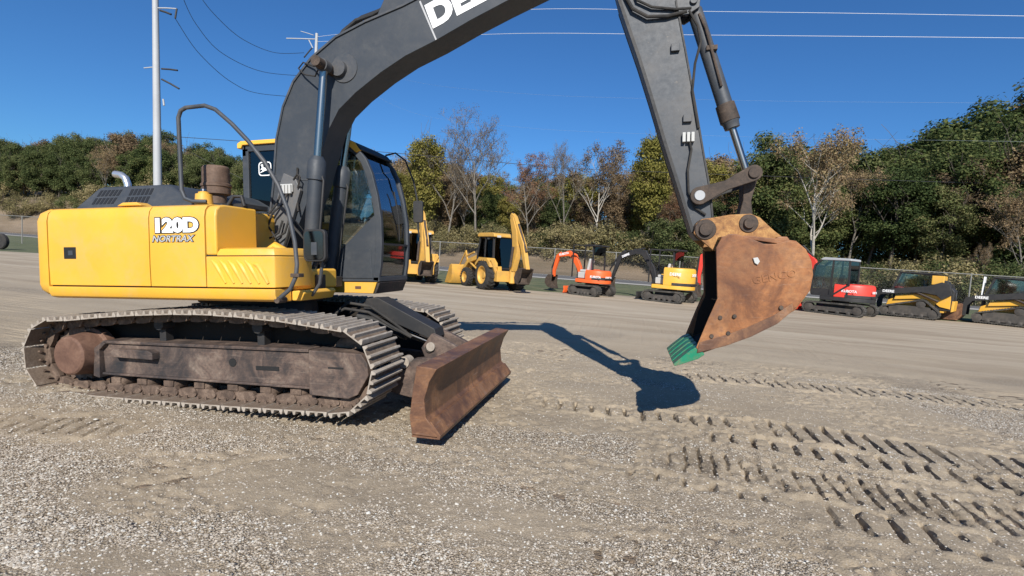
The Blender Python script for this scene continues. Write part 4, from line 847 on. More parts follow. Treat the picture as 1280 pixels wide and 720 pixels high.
def backhoe(x, y, heading, label, group='yellow backhoe loaders parked by the verge'):
    ro = empty('backhoe_loader', (x, y, 0), heading); tag(ro, label, 'backhoe', group); Yc = YELO
    for yy in (-.85,.85): wheel(ro, -1.0, yy, .70, .46, Yc); wheel(ro, 1.15, yy*.93, .46, .30, Yc)
    m = MB(); m.box(-1.5,1.4,-.42,.42,.55,.95); m.cyl((-1.0,-.7,.7),(-1.0,.7,.7),.14); m.cyl((1.15,-.7,.46),(1.15,.7,.46),.09); m.build('chassis', BLACK, ro, .02)
    m = MB(); m.prism([(.0,.95),(.0,1.62),(.5,1.60),(1.85,1.42),(1.95,1.25),(1.95,.72),(1.4,.7)], -.40, .40); m.build('bonnet', Yc, ro, .05)
    m = MB(); m.box(1.955,1.965,-.30,.30,.8,1.3); m.build('front_grille', INK, ro); m = MB(); m.cyl((.75,.2,1.5),(.75,.2,2.05),.045); m.build('exhaust_pipe', DARKBR, ro)
    for s in (-1, 1): m = MB(); m.prism([(-1.75,1.10),(-1.70,1.30),(-1.4,1.52),(-.6,1.52),(-.25,1.25),(-.20,1.05),(-.40,1.22),(-.62,1.36),(-1.38,1.36),(-1.62,1.14)], s*.62, s*1.06); m.build('fender', Yc, ro, .01)
    pr = [(-1.35,1.05),(-1.28,2.52),(.05,2.52),(.30,1.55),(.25,.95)]
    m = MB(); cab_frame(m, pr, -.66, .66, .08); m.bar((-.45,.66,1.0),(-.50,.66,2.52),.07,.07); m.bar((-.45,-.66,1.0),(-.50,-.66,2.52),.07,.07); m.box(-1.33,.25,-.66,.66,.95,1.08); m.box(-1.3,-.2,.62,.68,1.08,1.45) if False else None; cb = m.build('cab', BLACK, ro)
    MB().prism([(-1.50,2.52),(-1.48,2.66),(-1.3,2.72),(.05,2.72),(.22,2.64),(.20,2.52)], -.78, .78).build('cab_roof', Yc, cb, .04)
    for yy in (-.66,.655): MB().prism([(-1.30,1.15),(-1.25,2.48),(.02,2.48),(.27,1.55),(.22,1.1)], yy, yy+.005).build('side_window', GLASSD, cb)
    MB().prism([(-1.34,1.10),(-1.27,2.5),(-1.265,2.5),(-1.335,1.10)], -.62, .62).build('rear_window', GLASSD, cb); MB().prism([(.06,2.5),(.31,1.6),(.305,1.6),(.055,2.5)], -.62,.62).build('windscreen', GLASSD, cb)
    MB().box(-1.52,-1.49,-.62,-.42,2.50,2.60).build('work_lamp', LIGHTG, cb); MB().box(-1.52,-1.49,.42,.62,2.50,2.60).build('work_lamp', LIGHTG, cb)
    m = MB(); m.box(-.9,-.4,-.25,.25,1.1,1.5); m.box(-.95,-.82,-.22,.22,1.5,2.05); m.build('seat', SEATM, cb, .03)
    for s in (-1, 1):
        m = MB(); m.bar((.15,s*.52,1.60),(1.5,s*.56,1.28),.11,.22); m.bar((1.5,s*.56,1.28),(2.35,s*.60,.50),.11,.20); m.bar((.1,s*.5,.9),(.2,s*.52,1.62),.10,.24); m.build('loader_arm', Yc, ro, .012)
        m = MB(); m.cyl((.45,s*.50,.85),(1.3,s*.55,1.20),.05); m.cyl((.9,s*.56,1.75),(1.75,s*.60,1.50),.045); m.bar((1.55,s*.60,1.30),(1.8,s*.60,1.80),.06,.10); m.bar((1.8,s*.6,1.75),(2.5,s*.6,1.0),.05,.07); m.build('loader_cylinder', Yc, ro)
    m = MB(); m.prism([(2.35,1.0),(2.45,1.06),(2.62,1.02),(2.50,.95),(2.42,.55),(2.52,.18),(3.15,.06),(3.18,.02),(2.48,.04),(2.34,.25),(2.30,.6)], -1.10, 1.10)
    for s in (-1, 1): m.prism([(2.35,1.0),(2.62,1.02),(3.18,.03),(2.48,.05),(2.32,.3),(2.30,.6)], s*1.09-.012, s*1.09+.012)
    m.build('loader_bucket', Yc, ro, .01)
    for s in (-1, 1):
        m = MB(); m.bar((-1.7,s*.55,.55),(-1.72,s*.95,1.45),.16,.14); m.bar((-1.7,s*.5,.5),(-1.7,s*.55,1.15),.2,.2); m.box(-1.9,-1.52,s*.93-.16,s*.93+.16,.95,1.02) if False else None; m.build('stabilizer_leg', Yc, ro, .01)
    m = MB(); m.box(-1.95,-1.55,-.75,.75,.45,.95); m.cyl((-2.05,0,.40),(-2.05,0,1.25),.14); m.build('swing_frame', Yc, ro, .02)
    bz = lambda pts, ws, w, nm, c=Yc: build_poly(pts, ws, 0, w, nm, c, ro)
    bz([(-2.08,1.0),(-2.34,1.9),(-2.20,2.75),(-1.85,3.45)], [.28,.42,.42,.26], .26, 'backhoe_boom')
    bz([(-1.72,3.62),(-1.92,3.42),(-2.85,2.2),(-3.30,1.1)], [.16,.32,.26,.18], .20, 'dipper_arm')
    m = MB(); m.cyl((-2.42,0,2.1),(-2.20,0,3.0),.06); m.cyl((-2.2,0,3.0),(-1.75,0,3.70),.035); m.cyl((-2.15,.2,1.15),(-2.30,.2,2.1),.06); m.cyl((-2.15,-.2,1.15),(-2.30,-.2,2.1),.06); m.cyl((-2.35,0,3.15),(-3.15,0,1.9),.055); m.build('backhoe_cylinder', DARKBR, ro)
    m = MB(); m.prism([(-3.37,1.15),(-3.17,1.18),(-2.87,1.02),(-2.72,.72),(-2.80,.48),(-3.04,.42),(-3.08,.46),(-2.87,.56),(-2.84,.72),(-2.97,.92),(-3.22,1.0)], -.30,.30)
    for s in (-1,1): m.prism([(-3.37,1.15),(-3.17,1.18),(-2.87,1.02),(-2.72,.72),(-2.80,.48),(-3.06,.42),(-3.27,.75)], s*.30-.012, s*.30+.012)
    m.build('backhoe_bucket', DARKBR, ro, .008)
    m = MB()
    for k in range(5): m.box(-2.2,-1.95,-.122,-.118,1.9,2.0) if False else None
    m.prism([(-2.33,1.55),(-2.21,1.55),(-2.28,2.4),(-2.40,2.4)], -.113, .113); m.build('boom_decal', WHITE, ro)
    return ro
def build_poly(pts, ws, y, w, nm, c, parent):
    P2 = [Vector((a,0,b_)) for a,b_ in pts]; t_, b2 = [], []
    for i, p in enumerate(P2):
        d_ = (P2[min(i+1,len(P2)-1)]-P2[max(i-1,0)]).normalized(); n_ = Vector((-d_.z,0,d_.x)); t_.append((p+n_*ws[i]/2)); b2.append((p-n_*ws[i]/2))
    return MB().prism([(p.x,p.z) for p in t_]+[(p.x,p.z) for p in b2[::-1]], y-w/2, y+w/2).build(nm, c, parent, .012)
def track_loader(x, y, heading, label, panel=False, attach=True):
    ro = empty('track_loader', (x, y, 0), heading); tag(ro, label, 'track loader', 'compact machines parked along the far edge')
    for s in (-1, 1):
        pts = [(-.95,.05),(-1.12,.12),(-1.18,.28),(-1.08,.45),(-.62,.86),(-.45,.90),(-.30,.84),(.95,.48),(1.08,.36),(1.08,.20),(.98,.06)]
        y0 = s*.78-.2; rubber_track(ro, pts, y0, y0+.40, [(-.93,.27,.2),(.90,.26,.18),(-.46,.68,.18)]+[(q_,.14,.09) for q_ in (-.5,-.15,.2,.55)])
    Yc = YEL
    m = MB(); m.prism([(-1.25,.35),(-1.30,1.05),(-1.1,1.35),(.3,1.05),(.85,.75),(.95,.35)], -.56, .56); m.build('body', Yc, ro, .03)
    m = MB(); m.prism([(-1.52,.45),(-1.56,1.35),(-1.45,1.50),(-1.0,1.55),(-.9,.45)], -.60, .60); b_ = m.build('rear_door', BLACK, ro, .04)
    MB().prism([(-1.57,.45),(-1.60,.90),(-1.50,.93),(-1.48,.42)], -.61,.61).build('rear_bumper', Yc, ro, .02)
    for s in (-1, 1): MB().prism([(-1.46,.95),(-1.44,1.18),(-.98,1.10),(-.60,1.16),(.55,.99),(.60,.80),(-.3,.92),(-.75,.90),(-1.1,.62),(-1.46,.55)], s*.60, s*.655).build('side_panel', Yc, ro, .01)
    m = MB(); m.lathe([(0,.20),(.01,.20),(.01,.14)], (-1.565,.0,1.12), (-1,0,0), 20); m.build('rear_emblem', GREYW, b_)
    for s in (-1, 1):
        m = MB(); m.prism([(-1.50,1.20),(-1.38,1.66),(-1.10,1.74),(-.60,1.52),(.95,1.26),(1.38,1.12),(1.52,.55),(1.48,.28),(1.30,.28),(1.28,.75),(1.12,.98),(-.4,1.22),(-.95,1.14),(-1.15,.95)], s*.74-.07, s*.74+.07); la = m.build('lift_arm', BLACK, ro, .015)
        text_mesh('DEERE', .16, .005, .001, WHITE, 'lettering', la, face_y(.45, s*.74+s*.074, 1.13, 0) if s < 0 else face_y(1.05, .816, 1.115, 0, 1, 1, True))
        m = MB(); m.cyl((-1.05,s*.74,.85),(-.2,s*.74,1.22),.05); m.build('lift_cylinder', DARKBR, ro)
    pr = [(-.70,1.15),(-.78,2.05),(.45,2.10),(.78,1.15),(.80,.70)]
    m = MB(); cab_frame(m, pr, -.46, .46, .08); cb = m.build('cab', BLACK, ro); MB().box(-.92,.52,-.54,.54,2.06,2.14).build('cab_roof', BLACK, cb, .03)
    for yy in (-.47,.465): MB().prism([(-.66,1.18),(-.73,2.0),(.42,2.05),(.72,1.18)], yy, yy+.005).build('side_window', GLASS, cb)
    MB().box(-.76,-.75,-.42,.42,1.3,2.0).build('rear_window', GLASSD, cb); MB().prism([(.47,2.05),(.79,1.15),(.785,1.15),(.465,2.05)], -.42,.42).build('windscreen', GLASS, cb)
    m = MB(); m.box(-.4,.1,-.25,.25,.9,1.3); m.box(-.5,-.36,-.22,.22,1.3,1.8); m.build('seat', LIGHTG, cb, .03)
    m = MB(); m.box(-1.15,-.70,-.55,.57,1.60,2.02); m.build('side_shroud', Yc, ro, .03)
    m = MB(); m.prism([(-1.35,1.5),(-1.28,1.78),(-.8,1.95),(-.72,1.55)], -.50,.50); m.build('rear_cowl', BLACK, ro, .03)
    if attach:
        m = MB(); m.prism([(1.42,.80),(1.50,.84),(1.62,.78),(1.56,.42),(1.66,.14),(2.30,.06),(2.32,.02),(1.56,.03),(1.42,.25)], -1.0, 1.0)
        for s in (-1, 1): m.prism([(1.42,.80),(1.62,.80),(2.32,.03),(1.56,.03),(1.42,.25)], s*.99-.012, s*.99+.012)
        m.build('loader_bucket', rusty if False else BLADEM, ro, .01)
    if panel: MB().prism([(.84,1.12),(.80,2.12),(.84,2.12),(.88,1.12)], -.46, .56).build('door_cover', WHITE, cb, .006)
    return ro
backhoe(-2.55, 19.4, R(134), 'yellow backhoe loader with its whole cab in view, left of the orange compact excavator')
backhoe(-7.35, 20.4, R(128), 'yellow backhoe loader mostly hidden behind the big excavator cab, only its rear boom showing')
mini_excavator(2.45, 19.9, R(150), 'orange compact excavator with canopy and dark bucket, between the backhoe and the yellow compact excavator', ORANGE, ORANGE, 'canopy', name_text=('KUBOTA', WHITE), L=1.75, g=1.25, bw=.68, back=.95, top=1.25,
    boom_pts=[(.75,.85),(.90,1.3),(1.25,1.85),(1.55,2.0),(2.25,1.85)], arm_pts=[(2.08,2.0),(2.28,1.82),(2.50,1.05),(2.48,.75)])
mini_excavator(6.1, 19.9, R(152), 'yellow compact excavator with black boom and open canopy, left of the rusty bucket', YEL, BLACK, 'canopy', boom_col=BLACK, name_text=('DEERE', WHITE), L=2.0, g=1.45, top=1.62,
    boom_pts=[(.75,.85),(1.0,1.5),(1.5,2.25),(1.95,2.30),(2.75,1.95)], arm_pts=[(2.55,2.30),(2.8,2.0),(3.1,1.15),(3.18,.85)])
mini_excavator(9.75, 20.6, R(158), 'red compact excavator almost hidden behind the hanging rusty bucket', RED, RED, 'canopy', L=1.8, g=1.35, boom_pts=[(.75,.85),(.95,1.5),(1.35,2.2),(1.65,2.35),(2.2,2.35)], arm_pts=[(2.05,2.5),(2.3,2.3),(2.40,1.3),(2.35,.85)])
mini_excavator(13.6, 20.6, R(141), 'red compact excavator with glazed black cab and grey roof, just right of the rusty bucket', RED, RED, 'red', L=2.5, g=1.55, bw=.92, back=1.3, top=1.40, name_text=('KUBOTA', WHITE),
    boom_pts=[(.75,.85),(1.05,1.6),(1.45,2.35),(1.75,2.6),(2.6,2.9)], arm_pts=[(2.4,3.05),(2.65,2.9),(2.95,1.9),(2.95,1.5)])
track_loader(17.35, 22.6, R(147), 'yellow and black track loader without a bucket, just right of the red cab excavator', attach=False)
track_loader(20.9, 22.2, R(147), 'yellow and black track loader with rusty bucket and white cab panel, rightmost of the row', panel=True)
# tyre at the left edge
w_ = MB(); px_, py_ = -35.0, 19.2
w_.lathe([(-.15,.25),(-.15,.45),(-.1,.5),(.1,.5),(.15,.45),(.15,.25)], (0,0,.5), (-.2,1,0), 28); t_o = w_.build('tyre', RUBBER); t_o.location = (px_, py_, 0)
tag(t_o, 'black tyre standing at the edge of the gravel by the left border', 'tyre')
rw = MB(); rw.lathe([(-.10,.25),(.10,.26),(.08,.08),(.08,.02)], (0,0,.5), (-.2,1,0), 24); rw.build('rim', BLACK, t_o)

# ------------------------------------------------------------------ chain-link fence
def mesh_fence_mat():
    m = bpy.data.materials.new('chain_link'); m.use_nodes = True; nt = m.node_tree; nt.nodes.clear()
    out = nd(nt, 'OutputMaterial'); t = nd(nt, 'BsdfTransparent'); d_ = nd(nt, 'BsdfPrincipled'); d_.inputs['Base Color'].default_value = (.17,.165,.15,1); d_.inputs['Roughness'].default_value = .5
    co = nd(nt, 'TexCoord').outputs['UV']; sp_ = nd(nt, 'SeparateXYZ'); nt.links.new(co, sp_.inputs[0]); a = []
    for s in (1, -1):
        f_ = math_n(nt, 'FRACT', math_n(nt, 'MULTIPLY', math_n(nt, 'ADD', sp_.outputs[0], math_n(nt, 'MULTIPLY', sp_.outputs[1], s)), 1/.07)); a.append(math_n(nt, 'LESS_THAN', f_, .03))
    mx = nd(nt, 'MixShader'); nt.links.new(math_n(nt, 'MAXIMUM', a[0], a[1]), mx.inputs[0]); nt.links.new(t.outputs[0], mx.inputs[1]); nt.links.new(d_.outputs[0], mx.inputs[2]); nt.links.new(mx.outputs[0], out.inputs[0]); return m
def fy(x): return 30.3+.04*x
fence = empty('chain_link_fence', (10, fy(10), 0)); tag(fence, 'long galvanised chain-link fence with top rail behind the parked machines', 'fence')
FH = 2.35; fx0, fx1 = -64, 62
me = bpy.data.meshes.new('wire_mesh'); me.from_pydata([(fx0-10,fy(fx0)-fy(10),0),(fx1-10,fy(fx1)-fy(10),0),(fx1-10,fy(fx1)-fy(10),FH),(fx0-10,fy(fx0)-fy(10),FH)], [], [(0,1,2,3)])
uv = me.uv_layers.new(name='UVMap')
for i, c in enumerate([(0,0),(fx1-fx0,0),(fx1-fx0,FH),(0,FH)]): uv.data[i].uv = c
link('wire_mesh', me, mesh_fence_mat(), fence)
MB().tube([(fx0-10,fy(fx0)-fy(10),FH),(fx1-10,fy(fx1)-fy(10),FH)], .024, 8).build('top_rail', FENCEM, fence)
x = fx0; pp = None
while x <= fx1:
    if pp is None: pp = MB().tube([(0,0,0),(0,0,FH+.05)], .038, 8).build('fence_post', FENCEM, fence); c = pp
    else: c = pp.copy(); COL.objects.link(c)
    c.location = (x-10, fy(x)-fy(10), 0); x += 4.2 if x < 8 else 6.4

# ------------------------------------------------------------------ poles and wires
def pole(px, dist, toppx, toppy, r, label):
    b0 = at(px, horizon(px), dist); b0 = np.array([b0[0], b0[1], 0.]); t = at(toppx, toppy, dist*1.0)
    o = empty('utility_pole', tuple(b0)); tag(o, label, 'utility pole', 'tall pale poles carrying the wires')
    d_ = Vector(t-b0); MB().tube([(0,0,-.2), tuple(d_*.5), tuple(d_)], [r*1.25, r, r*.72], 16).build('pole_shaft', STEEL, o); return o, Vector(b0), d_
p1, b1, d1 = pole(199, 36, 193, -90, .23, 'tall pale steel pole rising behind the engine hood, the nearer pole')
def arm_at(o, b0, px, py, dist, ex, ey, nm, rr=.05, mat=None):
    a = Vector(at(px, py, dist))-b0; e_ = Vector(at(ex, ey, dist))-b0; MB().tube([tuple(a), tuple((a+e_)/2+Vector((0,0,.02))), tuple(e_)], rr, 8).build(nm, mat or STEEL, o)
arm_at(p1, b1, 197, 10, 36, 221, 11, 'crossarm', .045); arm_at(p1, b1, 221, 11, 36, 219, 23, 'insulator', .06, BLACK); arm_at(p1, b1, 200, 13, 36, 214, 18, 'brace', .07, BLACK)
arm_at(p1, b1, 202, 86, 36, 222, 88, 'insulator', .06, BLACK); arm_at(p1, b1, 198, 84, 36, 180, 85, 'crossarm', .04); arm_at(p1, b1, 202, 99, 36, 224, 111, 'insulator', .06, BLACK); arm_at(p1, b1, 204,124,36,205,132,'bolt_plate',.06)
p2, b2_, d2 = pole(386, 88, 396, 42, .34, 'pale pole behind the boom, the farther and smaller pole')
arm_at(p2, b2_, 394, 49, 88, 358, 48, 'crossarm', .10); arm_at(p2, b2_, 386,50,88,391,60,'brace',.09); arm_at(p2, b2_, 390,60,88,380,72,'insulator',.12,BLACK); arm_at(p2, b2_, 392,44,88,376,39,'crossarm',.06)
WIREF = plain('weathered_cable', (.25,.30,.36), .5); WIREK = plain('dark_cable', (.03,.03,.035), .6); WIREL = plain('bare_aluminium_cable', (.75,.77,.8), .35)
def wire(pts, label, mat, group, name='power_line'):
    P3 = [at(px, py, d_) for px, py, d_, r_ in pts]; rr = [p[3] for p in pts]
    # smooth through the points
    out, ro_ = [], []
    for i in range(len(P3)-1):
        p_0 = P3[max(i-1,0)]; p_1 = P3[i]; p_2 = P3[i+1]; p_3 = P3[min(i+2,len(P3)-1)]
        for k in range(8):
            t = k/8; out.append(.5*((2*p_1)+(-p_0+p_2)*t+(2*p_0-5*p_1+4*p_2-p_3)*t*t+(-p_0+3*p_1-3*p_2+p_3)*t**3)); ro_.append(rr[i]*(1-t)+rr[i+1]*t)
    out.append(P3[-1]); ro_.append(rr[-1])
    o = MB().tube([tuple(p) for p in out], ro_, 6).build(name, mat); tag(o, label, 'wire', group)
gA = 'dark sagging wires between the two poles'
wire([(219,23,36,.022),(250,68,46,.025),(290,103,58,.03),(325,117,72,.035),(385,122,88,.04)], 'dark sagging wire, lowest of those leaving the near pole for the far pole', WIREK, gA)
wire([(222,-20,36,.022),(245,30,45,.025),(280,68,56,.03),(330,90,72,.035),(382,95,88,.04)], 'dark sagging wire, middle of those leaving the near pole for the far pole', WIREK, gA)
wire([(240,-20,36,.022),(268,18,46,.025),(305,50,58,.03),(345,66,74,.035),(380,66,88,.04)], 'dark sagging wire, highest of those between the two poles', WIREK, gA)
gB = 'wires crossing the sky above the machines'
def sky_wire(x0,y0,x1,y1,d_,r_,label,mat,sag=1.5):
    pts = []
    for k in range(5):
        t = k/4; pts.append((x0+(x1-x0)*t, y0+(y1-y0)*t+sag*4*t*(1-t), d_, r_))
    wire(pts, label, mat, gB)
def far_wire(ys, r_, label, mat=None):
    wire([(396,ys[0],88,r_*2.2),(500,ys[1],68,r_*1.5),(640,ys[2],48,r_*1.4),(900,ys[3],36,r_),(1280,ys[4],30,r_),(1520,ys[5],28,r_)], label, mat or WIREL, gB)
far_wire((46,33,13,14.5,20,25), .013, 'pale wire crossing the sky, topmost of the four')
far_wire((52,49,42,44,47.5,51), .013, 'pale wire crossing the sky, second from the top')
far_wire((62,98,116,125,129,131), .004, 'thin pale wire crossing the sky, third from the top', WIREF)
far_wire((75,135,158,170,177,181), .004, 'thin wire that meets the tops of the right-hand trees, fourth from the top', WIREF)
sky_wire(206,170,700,210,50,.028,'dark wire running in front of the middle treeline from the near pole',WIREK,-2); 
sky_wire(700,210,1500,236,50,.022,'dark wire running low across the right-hand trees',WIREK,2)
sky_wire(206,172,330,236,40,.015,'short dark service wire slanting down behind the engine hood',WIREK,2)

# ------------------------------------------------------------------ trees
def leaf_mat(name, stops, trans=.25):
    m = bpy.data.materials.new(name); m.use_nodes = True; nt = m.node_tree; nt.nodes.clear(); out = nd(nt, 'OutputMaterial')
    d_ = nd(nt, 'BsdfDiffuse'); t = nd(nt, 'BsdfTranslucent'); mx = nd(nt, 'MixShader'); mx.inputs[0].default_value = trans+.08
    co = nd(nt, 'TexCoord').outputs['Object']; oi = nd(nt, 'ObjectInfo').outputs['Random']; ri = nd(nt, 'NewGeometry').outputs['Random Per Island']
    f_ = math_n(nt, 'ADD', math_n(nt, 'MULTIPLY', noise(nt, co, .5, 3), .55), math_n(nt, 'MULTIPLY', ri, .38)); f_ = math_n(nt, 'ADD', f_, math_n(nt, 'MULTIPLY', math_n(nt, 'SUBTRACT', oi, .45), .30))
    c = ramp(nt, f_, stops); nt.links.new(c, d_.inputs[0]); nt.links.new(c, t.inputs[0])
    nt.links.new(d_.outputs[0], mx.inputs[1]); nt.links.new(t.outputs[0], mx.inputs[2]); nt.links.new(mx.outputs[0], out.inputs[0]); return m
LM = dict(
 dark=leaf_mat('dark_green_foliage', [(.2,(0.035,0.054,0.022)),(.45,(0.075,0.103,0.039)),(.65,(0.133,0.153,0.056)),(.85,(0.204,0.196,0.078))]),
 olive=leaf_mat('olive_foliage', [(.2,(0.053,0.074,0.030)),(.45,(0.108,0.132,0.052)),(.65,(0.165,0.174,0.072)),(.85,(0.211,0.194,0.090))]),
 brown=leaf_mat('autumn_brown_foliage', [(.2,(0.123,0.090,0.057)),(.45,(0.236,0.170,0.103)),(.65,(0.331,0.236,0.132)),(.85,(0.302,0.255,0.132))]),
 rusty=leaf_mat('russet_foliage', [(.2,(0.155,0.082,0.055)),(.45,(0.255,0.142,0.087)),(.65,(0.328,0.191,0.105)),(.85,(0.291,0.218,0.109))]),
 yellow=leaf_mat('yellow_green_foliage', [(.2,(0.121,0.121,0.032)),(.45,(0.209,0.193,0.052)),(.65,(0.306,0.266,0.081)),(.85,(0.354,0.258,0.097))]),
 brush=leaf_mat('dry_brush_foliage', [(.2,(0.131,0.119,0.060)),(.45,(0.245,0.214,0.101)),(.65,(0.350,0.289,0.149)),(.85,(0.420,0.333,0.193))]))
def bark(name, a, b_):
    m, nt, b = new_mat(name); co = nd(nt, 'TexCoord').outputs['Object']; c = ramp(nt, noise(nt, co, 2.2, 6, .7), [(.35,a),(.65,b_)]); nt.links.new(c, b.inputs['Base Color']); b.inputs['Roughness'].default_value = .95; return m
BARKD = bark('dark_bark', (.05,.04,.03), (.12,.10,.08)); BARKG = bark('grey_bark', (.10,.088,.072), (.20,.178,.15)); BARKW = bark('white_bark', (.24,.215,.175), (.46,.42,.36))
def limbs(seed, H, spread, depth, r0, lean=.0, first=.25, nb=7, twig=True):
    rg = random.Random(seed); m = MB(); tips = []
    def br(p, d_, L, r_, lv):
        n = 5 if lv < 2 else 3; pts = [p]; rs = [r_]; q_ = p; dd = d_
        for k in range(n):
            dd = (dd+Vector((rg.uniform(-1,1), rg.uniform(-1,1), rg.uniform(-.4,.8)))*(.10+.07*lv)).normalized(); q_ = q_+dd*(L/n); pts.append(q_); rs.append(max(r_*(1-.75*(k+1)/n), .012))
        m.tube(pts, rs, 6 if lv < 2 else 3, cap=False)
        if lv >= depth: tips.append((q_, lv)); return
        c = nb if lv == 0 else rg.randint(3, 5)
        for j in range(c):
            f_ = first+(1-first)*(j+rg.random())/c if lv == 0 else .3+.7*(j+rg.random())/c
            f_ = min(f_, .99); i = int(f_*n); b0 = pts[i].lerp(pts[i+1], f_*n-i); az = rg.uniform(0, 6.283); up_ = rg.uniform(.35, 1.1) if lv == 0 else rg.uniform(.1,.9)
            nd_ = (Vector((math.cos(az), math.sin(az), 0))*spread+Vector((0,0,up_))+dd*.5).normalized()
            br(b0, nd_, L*(rg.uniform(.42,.62) if lv == 0 else rg.uniform(.45,.7))*(1.15-.5*f_ if lv == 0 else 1), rs[min(i,n)]*.55+.01, lv+1)
        tips.append((q_, lv))
    br(Vector((0,0,-.2)), Vector((lean,0,1)).normalized(), H, r0, 0)
    return m, tips
def leaves(centres, n_per, rad, size, seed, flat=.8):
    rg = np.random.default_rng(seed); C = np.repeat(np.array(centres), n_per, 0); k = len(C)
    off = rg.normal(0, 1, (k, 3)); off /= np.linalg.norm(off, axis=1)[:, None]; off *= (rg.random(k)**.45)[:, None]*rad*rg.uniform(.6, 1.2, (k, 1)); off[:, 2] *= flat
    c = C+off; nrm = off/rad+rg.normal(0, .55, (k, 3))+np.array([0,0,.5]); nrm /= np.linalg.norm(nrm, axis=1)[:, None]
    a = rg.normal(0, 1, (k, 3)); u = np.cross(nrm, a); u /= np.linalg.norm(u, axis=1)[:, None]; w = np.cross(nrm, u); s = size*rg.uniform(.5, 1.3, (k, 1))
    v = np.stack([c-u*s, c-w*s*.55+nrm*s*.15, c+u*s, c+w*s*.55+nrm*s*.15], 1).reshape(-1, 3)
    return v, np.arange(k*4).reshape(-1, 4)
def crown_pts(seed, n, cx, cz, rx, rz, low=0.):
    rg = random.Random(seed); out = []
    lob = [(rg.uniform(0,6.28), rg.uniform(-.6,1.0), rg.uniform(.75,1.25)) for _ in range(7)]
    while len(out) < n:
        a = rg.uniform(0,6.283); t = rg.uniform(-1,1); r_ = rg.uniform(.45,1.0)**.6
        k = 1+.22*sum(math.cos(a-l[0])*math.cos((t-l[1])*2)*(l[2]-.7) for l in lob)*.5
        w = math.sqrt(max(0,1-t*t)) if t > low else math.sqrt(max(0,1-t*t))*.85
        out.append((cx+rx*w*r_*k*math.cos(a), rx*w*r_*k*math.sin(a), cz+rz*t*r_*k*rg.uniform(.9,1.08)))
    return out
PROTO = {}
def proto(key, mode, leafmat, barkm, seed):
    if mode == 'dense':
        m, tips = limbs(seed, 7.2, .6, 2, .17, first=.35, nb=7); cs = crown_pts(seed, 75, 0, 6.0, 2.6, 4.2); lv, lf = leaves(cs, 300, .95, .112, seed)
    elif mode == 'tall':
        m, tips = limbs(seed, 8.2, .4, 2, .15, first=.4, nb=8); cs = crown_pts(seed, 60, 0, 6.6, 1.9, 3.6); lv, lf = leaves(cs, 270, .85, .108, seed)
    elif mode == 'sparse':
        m, tips = limbs(seed, 9.0, .75, 3, .15, first=.3, nb=8); cs = [tuple(t[0]) for t in tips if t[1] >= 2]; random.Random(seed).shuffle(cs); lv, lf = leaves(cs[:300], 60, .66, .085, seed)
    elif mode == 'white':
        m, tips = limbs(seed, 9.2, .62, 3, .15, first=.38, nb=8); cs = [tuple(t[0]) for t in tips if t[1] >= 2]; lv, lf = leaves(cs, 70, .72, .095, seed)
    elif mode == 'bare':
        m, tips = limbs(seed, 9.4, .55, 4, .13, first=.35, nb=7); cs = [tuple(t[0]) for t in tips if t[1] >= 3]; random.Random(seed).shuffle(cs); lv, lf = leaves(cs[:400], 22, .5, .045, seed)
    elif mode == 'bush':
        m, tips = limbs(seed, 2.4, 1.2, 2, .05, first=.1, nb=6); cs = crown_pts(seed, 40, 0, 1.5, 2.6, 1.5); lv, lf = leaves(cs, 130, .75, .085, seed)
    b0 = m.build('trunk', barkm); me_t = b0.data; bpy.data.objects.remove(b0, do_unlink=True)
    cm = mesh_np('crown', lv, lf); cm.materials.append(leafmat)
    PROTO.setdefault(key, []).append((me_t, cm, float(np.percentile(lv[:, 2], 99.3))))
sd_ = 100
for key, mode, lm_, bk, cnt in (('dark','dense','dark',BARKD,3),('darktall','tall','dark',BARKD,2),('olive','dense','olive',BARKD,3),('brown','dense','brown',BARKG,2),('brownsparse','sparse','brown',BARKG,3),('rusty','sparse','rusty',BARKG,1),('yellow','tall','yellow',BARKG,2),('bare','bare','brown',BARKG,3),('white','white','brown',BARKW,2),('bush','bush','brush',BARKD,3),('greenbush','bush','olive',BARKD,2)):
    for k in range(cnt): proto(key, mode, LM[lm_], bk, sd_); sd_ += 1
KN = dict(dark=('evergreen_tree','dense dark green tree'), darktall=('evergreen_tree','tall narrow dark green tree'), olive=('leafy_tree','olive green leafy tree'), brown=('autumn_tree','full brown autumn tree'), brownsparse=('autumn_tree','thin brown autumn tree'), rusty=('autumn_tree','russet thin autumn tree'), yellow=('leafy_tree','yellow-green narrow tree'), bare=('bare_tree','bare grey twiggy tree'), white=('pale_barked_tree','pale-barked tree'), bush=('brush_shrub','dry tan shrub'), greenbush=('green_shrub','olive green shrub'))
trng = random.Random(11)
def ground_z(x, y): return float(ter_h(np.array([x]), np.array([y]))[0])
PLANTED = {}
def plant(key, px, dist, H, label=None, wide=1.0, where='', pi=None):
    x, y = ground_dir(px, dist); z = ground_z(x, y); lst = PROTO[key]; mt, mc, hs = lst[pi if pi is not None else trng.randrange(len(lst))]; s = H/hs
    nm, ds = KN[key]; o = empty(nm, (x, y, z-.05), trng.uniform(0, 6.28)); w = s*wide*trng.uniform(.9,1.15); o.scale = (w, w, s)
    for n_, me_ in (('trunk', mt), ('crown', mc)):
        c = bpy.data.objects.new(n_, me_); COL.objects.link(c); c.parent = o
    if not label: PLANTED.setdefault(ds+' '+where, []).append((px, o))
    lb = label or ds+' '+where; tag(o, lb, 'shrub' if 'bush' in key else 'tree', None if label else (ds+'s '+where))
    return o
